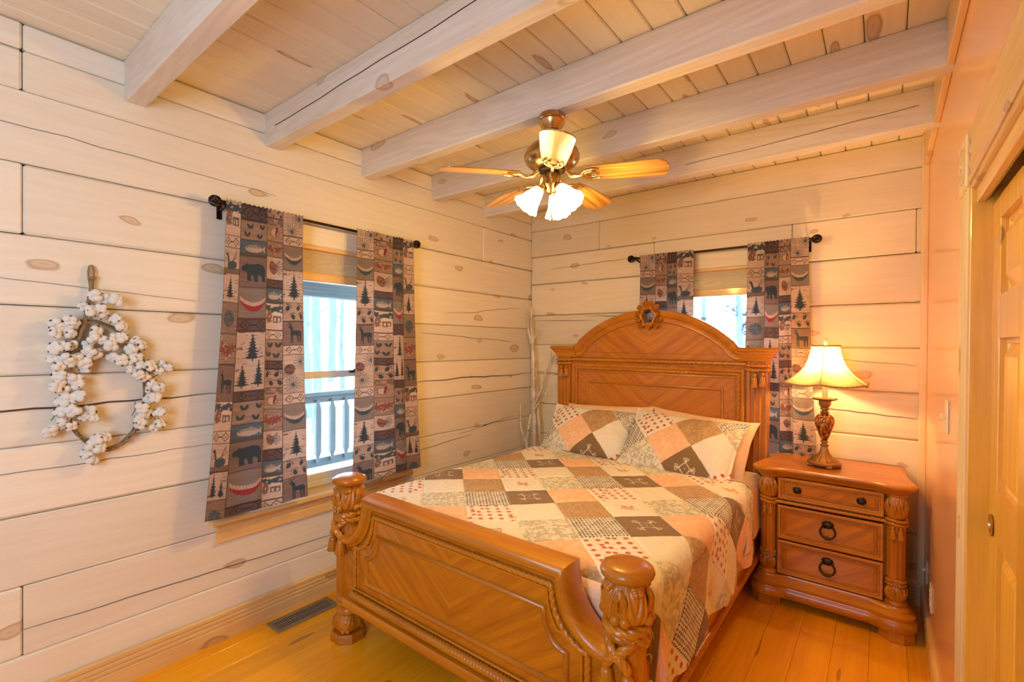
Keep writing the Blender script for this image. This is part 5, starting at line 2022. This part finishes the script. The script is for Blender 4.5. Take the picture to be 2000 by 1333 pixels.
M['iron'] = plain('dark_bronze_pull', (.05, .032, .02), .34, metal=.85)
mkd = lambda x, z, h: (NXC + x, NYF - h, z)
for i_, (z0, z1) in enumerate(((.561, .674), (.350, .527), (.166, .342))):
    w_ = .222
    dr = MB().prism([(NXC - w_, z0), (NXC + w_, z0), (NXC + w_, z1), (NXC - w_, z1)], 'y', NYF, NYF + .03)
    d_ = dr.build('drawer', M['veneer_n'] if 'veneer_n' in M else M['veneer'], ns, smooth=False)
    rect = [(-w_, z0), (-w_, z1), (w_, z1), (w_, z0)]
    MB().sweep(rect, [(0, -.02), (0, .010), (-.004, .013), (-.012, .012), (-.016, .004), (-.020, .003), (-.022, 0)], mkd, closed=True).build('drawer_frame', M['honey_x'], d_, ang=40)
    # bead moulding: a tube with swelling beads
    o_ = .027
    bm2 = MB()
    ring = [(-w_ + o_, z0 + o_), (w_ - o_, z0 + o_), (w_ - o_, z1 - o_), (-w_ + o_, z1 - o_)]
    for e in range(4):
        a, b = ring[e], ring[(e + 1) % 4]
        L_ = math.hypot(b[0] - a[0], b[1] - a[1])
        nb_ = int(L_ / .008)
        pts, rad = [], []
        for k in range(nb_ * 4 + 1):
            t = k / (nb_ * 4)
            pts.append((NXC + a[0] + (b[0] - a[0]) * t, NYF - .0015, a[1] + (b[1] - a[1]) * t))
            rad.append(.0014 + .0022 * abs(math.sin(PI * t * nb_)))
        bm2.tube(pts, rad, 6)
    bm2.build('bead_moulding', M['honey_x'], d_, ang=80)
    MB().sweep([(-w_ + .034, z0 + .034), (-w_ + .034, z1 - .034), (w_ - .034, z1 - .034), (w_ - .034, z0 + .034)], [(0, 0), (-.0015, .003), (-.004, .003), (-.006, 0)], mkd, closed=True).build('inner_fillet', M['honey_x'], d_, ang=40)
    zc = (z0 + z1) / 2
    if i_ == 0:
        for sg in (-1, 1):
            kb = MB()
            kb.lathe([(0, 0), (.019, 0), (.020, .002), (.017, .004), (.010, .005), (.007, .010), (.010, .013), (.0125, .017), (.011, .022), (.006, .024), (0, .0245)], 0, 0, 28)
            kb.xf(Matrix.Translation((NXC + sg * .135, NYF - .0005, zc)) @ Matrix.Rotation(PI / 2, 4, 'X'))
            kb.build('knob', M['iron'], d_, ang=50)
    else:
        pl = MB()
        # backplate with scalloped crown
        n_ = 28
        P = []
        for rr, hh in ((0., .0055), (.012, .005), (.020, .003), (.024, .0005)):
            P.append([(NXC + (rr + (.0025 * math.cos(9 * a) if rr > .015 else 0)) * math.cos(a), NYF - hh, zc + .026 + (rr * .72 + (.0025 * math.cos(9 * a) if rr > .015 else 0)) * math.sin(a)) for a in [2 * PI * k / n_ for k in range(n_)]])
        pl.grid(P, wv=True)
        for k in range(7):
            a = math.radians(20 + 140 * k / 6)
            pl.sphere((NXC + .024 * math.cos(a), NYF - .003, zc + .028 + .019 * math.sin(a)), .0042, 8, 6)
        for sg in (-1, 1):
            pl.sphere((NXC + sg * .021, NYF - .008, zc + .020), .0065, 10, 6)
        pl.build('pull_backplate', M['iron'], d_, ang=60)
        bl_ = MB()
        pts = [(NXC + .032 * math.cos(a), NYF - .012 - .004 * math.sin(-a), zc - .006 + .030 * math.sin(a)) for a in [math.radians(125 + 290 * k / 30) for k in range(31)]]
        bl_.tube(pts, [.0042 + .003 * math.exp(-((k - 15) / 3.0) ** 2) for k in range(31)], 8)
        leaf(bl_, (NXC - .012, NYF - .016, zc - .034), (NXC + .012, NYF - .016, zc - .034), .008, .005, ribs=False)
        bl_.build('bail_pull', M['iron'], d_, ang=60)
MB().rope([(NXC - .232, NYF - .004, .544), (NXC + .232, NYF - .004, .544)], .0095, .042, 2, 10).build('drawer_rope', M['honey_x'], ns, ang=80)

# ------------------------------------------------------------------ table lamp
LX, LY, LZ = 2.146, 3.03, .731
M['gilt'] = NT('antique_gilt')
ngl = M['gilt'].n('TexNoise', Scale=60., Detail=4.)
M['gilt'].bump(ngl, .25, .004)
M['gilt'] = M['gilt'].bs(color=M['gilt'].mix(ngl, (.42, .25, .10), (.24, .13, .05)), rough=.38, metal=.75)
to = NT('tortoiseshell_glass')
nto = to.n('TexNoise', Scale=9., Detail=3., Distortion=.6)
M['tortoise'] = to.bs(color=to.ramp(nto, [(.36, (.03, .008, .003)), (.50, (.24, .06, .008)), (.66, (.62, .25, .03))]), rough=.08, coat=1., coatr=.04)
lamp = thing('table_lamp', 'table lamp with tortoiseshell urn base and lit cream bell shade on the nightstand', 'lamp', (LX, LY, LZ))
for k in range(4):
    bs_ = MB()
    a = PI / 4 + PI / 2 * k - .35
    cx, cy = LX + .067 * math.cos(a), LY + .067 * math.sin(a)
    bs_.box(cx - .014, cx + .014, cy - .014, cy + .014, LZ - .0005, LZ + .016, .004)
    bs_.build('foot', M['gilt'], lamp)
MB().lathe([(0, LZ + .008), (.074, LZ + .008), (.078, LZ + .013), (.078, LZ + .022), (.070, LZ + .028), (.062, LZ + .030), (0, LZ + .030)], LX, LY, 40).build('base_disc', M['gilt'], lamp, ang=50)
MB().lathe([(.062, LZ + .028), (.060, LZ + .034), (.050, LZ + .041), (.036, LZ + .052), (.025, LZ + .068), (.018, LZ + .086), (.014, LZ + .104)], LX, LY, 96, fn=lambda t, z, r: r * (1 + .055 * abs(math.sin(8 * t)))).build('fluted_cone', M['gilt'], lamp, ang=70)
MB().lathe([(.012, LZ + .102), (.020, LZ + .106), (.021, LZ + .112), (.013, LZ + .117), (.012, LZ + .121), (.017, LZ + .125), (.018, LZ + .131), (.012, LZ + .136), (.014, LZ + .139)], LX, LY, 28).build('node', M['gilt'], lamp, ang=60)
MB().lathe([(.011, LZ + .137), (.017, LZ + .143), (.027, LZ + .170), (.040, LZ + .205), (.0465, LZ + .232), (.0465, LZ + .245), (.041, LZ + .262), (.030, LZ + .273), (.018, LZ + .278), (.012, LZ + .279)], LX, LY, 40).build('urn', M['tortoise'], lamp, ang=60)
MB().lathe([(.012, LZ + .277), (.021, LZ + .281), (.022, LZ + .287), (.015, LZ + .291), (.013, LZ + .296), (.020, LZ + .300), (.021, LZ + .305), (.016, LZ + .310), (.022, LZ + .318), (.027, LZ + .332), (.026, LZ + .344), (.030, LZ + .349)], LX, LY, 48, fn=lambda t, z, r: r * (1 + (.06 * math.cos(8 * t) if z > LZ + .312 else 0))).build('candle_cup', M['gilt'], lamp, ang=60)
MB().lathe([(.0, LZ + .347), (.030, LZ + .347), (.048, LZ + .352), (.057, LZ + .360), (.056, LZ + .362), (.046, LZ + .355), (.0, LZ + .352)], LX, LY, 72, fn=lambda t, z, r: r * (1 + (.05 * math.cos(9 * t) if r > .04 else 0))).build('drip_pan', M['gilt'], lamp, ang=60)
MB().lathe([(0, LZ + .352), (.0125, LZ + .352), (.0125, LZ + .440), (0, LZ + .440)], LX, LY, 20).build('candle_sleeve', plain('ivory_sleeve', (.78, .60, .34), .5), lamp, ang=50)
bu = NT('lamp_bulb_glass')
bu.m.cycles.emission_sampling = 'NONE'
MB().sphere((LX, LY, LZ + .500), .028, 16, 12, (1, 1, 1.2)).build('bulb', bu.bs(color=(1, .95, .85), ecol=(*LAMP_COL, 1), estr=25.), lamp)
# six panel bell shade with dipped edge
SZ1, SZ0 = LZ + .640, LZ + .437
fs_ = NT('lit_silk_shade')
fs_.bs(color=(.86, .66, .38), rough=.8)
tls = fs_.n('BsdfTranslucent', Color=(.97, .68, .30))
mss = fs_.n('MixShader', i0=.62, i1=fs_.b, i2=tls)
fs_.t.links.new(mss.outputs[0], fs_.out.inputs[0])
M['silk'] = fs_.m
NA, NZ = 96, 22


def shade_pt(a, t, off=0.):
    """t 0 top .. 1 bottom"""
    r = .064 + .026 * t + .098 * t ** 2.6
    c6 = abs(math.cos(3 * (a + .55)))                 # corner = 1
    corner = (1 - abs(((a + .55) % (PI / 3)) / (PI / 3) * 2 - 1))
    k = 1 - corner                                     # 1 at the corner seams
    poly = math.cos(PI / 6) / math.cos(((a + .55) % (PI / 3)) - PI / 6)
    r = r * (1 + (poly - .93) * .75 * t) + off + .010 * t ** 4 * k ** 3
    z = SZ1 + (SZ0 - SZ1) * t + (.011 * k ** 2 - .004) * t ** 5
    return (LX + r * math.cos(a), LY + r * math.sin(a), z)


sh_ = MB()
sh_.grid([[shade_pt(2 * PI * k / NA, t / NZ) for k in range(NA)] for t in range(NZ + 1)], wv=True)
shade_o = sh_.build('lamp_shade', M['silk'], lamp, ang=70)
shade_o['label'] = 'glowing cream bell shade'
gm_ = plain('gold_braid', (.42, .28, .11), .8)
MB().rope([shade_pt(2 * PI * k / 96, 1., .002) for k in range(96)], .0052, .016, 2, 8, closed=True, up=(0, 0, 1), seg=.006).build('lower_braid', gm_, shade_o, ang=80)
MB().rope([shade_pt(2 * PI * k / 60, 0., .001) for k in range(60)], .0050, .016, 2, 8, closed=True, up=(0, 0, 1), seg=.005).build('upper_braid', gm_, shade_o, ang=80)
for k in range(6):
    a = -.55 + PI / 3 * k
    MB().tube([shade_pt(a, t / 16, .0008) for t in range(17)], .0016, 6).build('seam_cord', gm_, shade_o)
hp_ = MB()
for s_ in (-1, 1):
    hp_.tube([(LX + s_ * .012, LY, LZ + .445), (LX + s_ * .040, LY, LZ + .48), (LX + s_ * .045, LY, LZ + .55), (LX + s_ * .02, LY, LZ + .63), (LX, LY, LZ + .645)], .0018, 6)
for k in range(3):
    a = 2 * PI * k / 3
    p = shade_pt(a, .02)
    hp_.tube([(LX, LY, LZ + .643), (p[0], p[1], p[2])], .0015, 6)
hp_.build('harp', M['brass'], lamp)
MB().lathe([(.006, LZ + .643), (.009, LZ + .646), (.005, LZ + .651), (.010, LZ + .657), (.0105, LZ + .668), (.007, LZ + .675), (.003, LZ + .681), (0, LZ + .682)], LX, LY, 20).build('finial', plain('crystal_finial', (.80, .70, .55), .15), lamp)
ld = bpy.data.lights.new('lamp_bulb_light', 'POINT')
ld.energy = LAMP_POWER
ld.color = LAMP_COL
ld.shadow_soft_size = .03
lo = bpy.data.objects.new('lamp_bulb_light', ld)
lo.location = (LX, LY, LZ + .535)
COL.objects.link(lo)

# ------------------------------------------------------------------ cotton wreath
M['lint'] = NT('cotton_lint')
nl = M['lint'].n('TexNoise', Scale=260., Detail=4.)
M['lint'].bump(nl, .5, .004)
M['lint'] = M['lint'].bs(color=(.86, .82, .76), rough=.95, sheen=.5)
M['bract'] = plain('dry_bract', (.20, .075, .03), .8)
M['vine'] = plain('grapevine', (.26, .17, .085), .85)
wr = thing('cotton_wreath', 'teardrop wreath of white cotton bolls on a vine ring on the log wall', 'wreath', (.03, .47, 1.28))


def wp(cx, cy, d=.05):
    """wreath sketch units laid out on the wall"""
    k = .00183 + (cx / 3.1 - 35) * .00000106
    return Vector((d, .278 + .000397 * cx + 1.056e-7 * cx * cx, 1.3739 + (164.4 - cy / 3.1) * k))


# hanging loop and ring of vines
hk = MB()
for s_ in (-1, 1):
    hk.tube([wp(380 + s_ * 4, 210, .02), wp(378 + s_ * 14, 140, .02), wp(380 + s_ * 17, 90, .014), wp(380 + s_ * 10, 58, .012), wp(380, 52, .012)], .0038, 6)
hk.tube([wp(356, 128, .026), wp(380, 134, .030), wp(402, 126, .026)], .006, 6)
hk.tube([wp(380, 140, .02), wp(376, 210, .02), wp(330, 420, .03), wp(275, 585, .03)], [.006, .007, .007, .007], 7)
hk.build('hanging_loop', M['vine'], wr)
ring = [(330, 420), (250, 560), (190, 720), (200, 880), (270, 1050), (345, 1130), (450, 1185), (560, 1150), (640, 1065), (700, 930), (705, 780), (690, 640), (620, 520), (500, 430), (380, 395), (290, 405)]
vq_ = random.Random(4)
for s_ in range(4):
    pts = []
    n_ = len(ring)
    for k in range(n_ * 4):
        i_, f = k // 4, (k % 4) / 4
        p0, p1, p2, p3 = [Vector(ring[(i_ + q) % n_]) for q in (-1, 0, 1, 2)]
        c = .5 * ((2 * p1) + (p2 - p0) * f + (2 * p0 - 5 * p1 + 4 * p2 - p3) * f * f + (3 * p1 - p0 - 3 * p2 + p3) * f ** 3)
        ph = 2 * PI * s_ / 4 + k * .35
        pts.append(wp(c.x + 12 * math.cos(ph), c.y + 9 * math.sin(ph), .022 + .008 * math.sin(ph)))
    pts.append(pts[0])
    MB().tube(pts, .0030, 6).build('vine', M['vine'], wr)
bolls = [(385, 240), (440, 258), (508, 268), (320, 312), (358, 335), (425, 318), (440, 350), (515, 385), (540, 425), (155, 412), (235, 392), (258, 412), (140, 470), (212, 432), (240, 472), (395, 458), (372, 498), (430, 505), (478, 540),
         (500, 500), (548, 495), (205, 548), (252, 540), (150, 560), (140, 628), (215, 615), (262, 622), (225, 650), (325, 648), (335, 682), (160, 672), (168, 722), (240, 735), (285, 750), (290, 785), (145, 800), (205, 815), (170, 770), (240, 860), (292, 850), (200, 885), (212, 930), (255, 932),
         (175, 950), (198, 985), (245, 1028), (185, 1022), (360, 945), (378, 985), (328, 972), (115, 1062), (355, 578), (408, 595), (350, 540), (505, 612), (545, 630), (605, 560), (662, 542), (625, 510), (612, 628), (645, 605), (660, 665), (610, 688), (712, 668), (648, 722), (690, 730),
         (795, 662), (825, 672), (770, 695), (735, 778), (768, 800), (715, 808), (745, 865), (725, 872), (668, 922), (690, 955), (645, 1002), (668, 1022), (775, 955), (780, 1028), (738, 1052), (400, 1112), (442, 1108), (362, 1150), (412, 1162), (345, 1205), (372, 1238)]
lint_meshes, bract_meshes = [], []
for v_ in range(4):
    q = random.Random(50 + v_)
    mb = MB()
    for k in range(4):
        a = PI / 2 * k + q.uniform(-.3, .3)
        c = (.004, .0095 * math.cos(a), .0095 * math.sin(a))
        o0 = len(mb.v)
        mb.sphere(c, .0122 * q.uniform(.9, 1.12), 10, 7)
        mb.v[o0:] = [(p[0] + q.uniform(-.0011, .0011), p[1] + q.uniform(-.0011, .0011), p[2] + q.uniform(-.0011, .0011)) for p in mb.v[o0:]]
    lint_meshes.append(mb.mesh('cotton_boll', M['lint'], ang=80))
    mb = MB()
    for k in range(4):
        a = PI / 2 * k + PI / 4
        d = Vector((0, math.cos(a), math.sin(a)))
        b_, t_ = Vector((-.010, 0, 0)) + d * .003, Vector((.010, 0, 0)) + d * (.0185 + .003 * v_ / 3)
        leaf(mb, b_, t_, .0072, .004, d, n=5, m=2, ribs=False)
    bract_meshes.append(mb.mesh('bract', M['bract'], ang=80))
for k, (cx, cy) in enumerate(bolls):
    q = random.Random(900 + k)
    p = wp(cx, cy, .048 + q.uniform(-.012, .018))
    Rm = Matrix.Translation(p) @ Matrix.Rotation(q.uniform(-.9, .9), 4, 'Z') @ Matrix.Rotation(q.uniform(-.8, .8), 4, 'Y') @ Matrix.Rotation(q.uniform(0, 6.28), 4, 'X') @ Matrix.Scale(q.uniform(.9, 1.22), 4)
    o = link('cotton_boll', lint_meshes[k % 4], wr)
    o.matrix_basis = Rm
    b_ = link('bract', bract_meshes[(k // 4) % 4], o)
    b_.matrix_parent_inverse = Matrix.Identity(4)
tw = MB()
for a, b in (((130, 1000), (180, 890)), ((300, 990), (250, 1000)), ((700, 690), (750, 720)), ((745, 740), (795, 690)), ((640, 890), (615, 975)), ((720, 960), (770, 1010)), ((470, 330), (485, 410)), ((345, 1120), (300, 1075)), ((735, 1000), (720, 930))):
    pa, pb_ = wp(*a, .03), wp(*b, .04)
    tw.tube([pa, pa.lerp(pb_, .5) + Vector((.006, .004, -.004)), pb_], [.0022, .002, .0016], 5)
tw.build('twigs', M['vine'], wr)

# ------------------------------------------------------------------ birch branches in the corner
bm_ = NT('birch_bark')
tb = bm_.n('TexCoord')
nb1 = bm_.n('TexNoise', Vector=bm_.n('Mapping', Vector=tb.outputs['Object'], Scale=(14, 14, 60)), Scale=1., Detail=3.)
nb2 = bm_.n('TexNoise', Vector=tb.outputs['Object'], Scale=9., Detail=3.)
cb = bm_.mix(bm_.ramp(nb2, [(.45, (0, 0, 0)), (.6, (1, 1, 1))]), (.80, .72, .60), (.62, .48, .34))
M['birch'] = bm_.bs(color=bm_.mix(bm_.ramp(nb1, [(.66, (0, 0, 0)), (.72, (1, 1, 1))]), cb, (.10, .05, .03)), rough=.7)


def branch(label, pts, rad, twigs=()):
    t = thing('birch_branch', label, 'branch', (pts[0][0], pts[0][1], pts[0][2]))
    # densify with a little wobble
    q = random.Random(len(pts) * 7 + int(pts[0][0] * 100))
    P, Rr = [], []
    for k in range(len(pts) - 1):
        for f in (0, .25, .5, .75):
            P.append(Vector(pts[k]).lerp(Vector(pts[k + 1]), f) + Vector((q.uniform(-.003, .003), q.uniform(-.003, .003), 0)) * (f > 0))
            Rr.append((rad[k] + (rad[k + 1] - rad[k]) * f) * q.uniform(.92, 1.08))
    P.append(Vector(pts[-1]))
    Rr.append(rad[-1])
    MB().tube(P, Rr, 9).build('stem', M['birch'], t, ang=70)
    for tp, tr_ in twigs:
        MB().tube([Vector(p) for p in tp], tr_, 7).build('twig', M['birch'], t, ang=70)
    return t


branch('tall white birch branch leaning in the corner, nearest the headboard', [(.205, 3.13, .0), (.185, 3.15, .30), (.158, 3.17, .573), (.140, 3.18, .915), (.128, 3.19, 1.251), (.096, 3.20, 1.504), (.075, 3.22, 1.674)], [.021, .021, .020, .018, .016, .012, .008],
       [([(.150, 3.17, .86), (.213, 3.185, 1.004), (.245, 3.19, 1.13), (.300, 3.195, 1.312)], [.010, .009, .0075, .006]),
        ([(.150, 3.17, .83), (.210, 3.19, .92), (.270, 3.21, 1.00)], [.0075, .006, .004]),
        ([(.118, 3.19, 1.40), (.145, 3.20, 1.44), (.162, 3.21, 1.475)], [.006, .005, .004])])
branch('thin white birch branch crossing behind the tall one in the corner', [(.26, 3.19, .0), (.20, 3.21, .45), (.155, 3.215, .90), (.118, 3.215, 1.251), (.065, 3.21, 1.462), (.030, 3.20, 1.655)], [.013, .013, .0125, .012, .0105, .007],
       [([(.082, 3.20, 1.44), (.060, 3.20, 1.50), (.050, 3.20, 1.54)], [.005, .004, .003])])
branch('short forked birch branch beside the left wall', [(.150, 3.02, .0), (.132, 3.08, .30), (.118, 3.12, .57), (.132, 3.13, .72), (.142, 3.135, .80)], [.012, .012, .0115, .0105, .009],
       [([(.118, 3.12, .56), (.085, 3.11, .62), (.060, 3.11, .70), (.056, 3.11, .88)], [.008, .007, .0065, .004])])
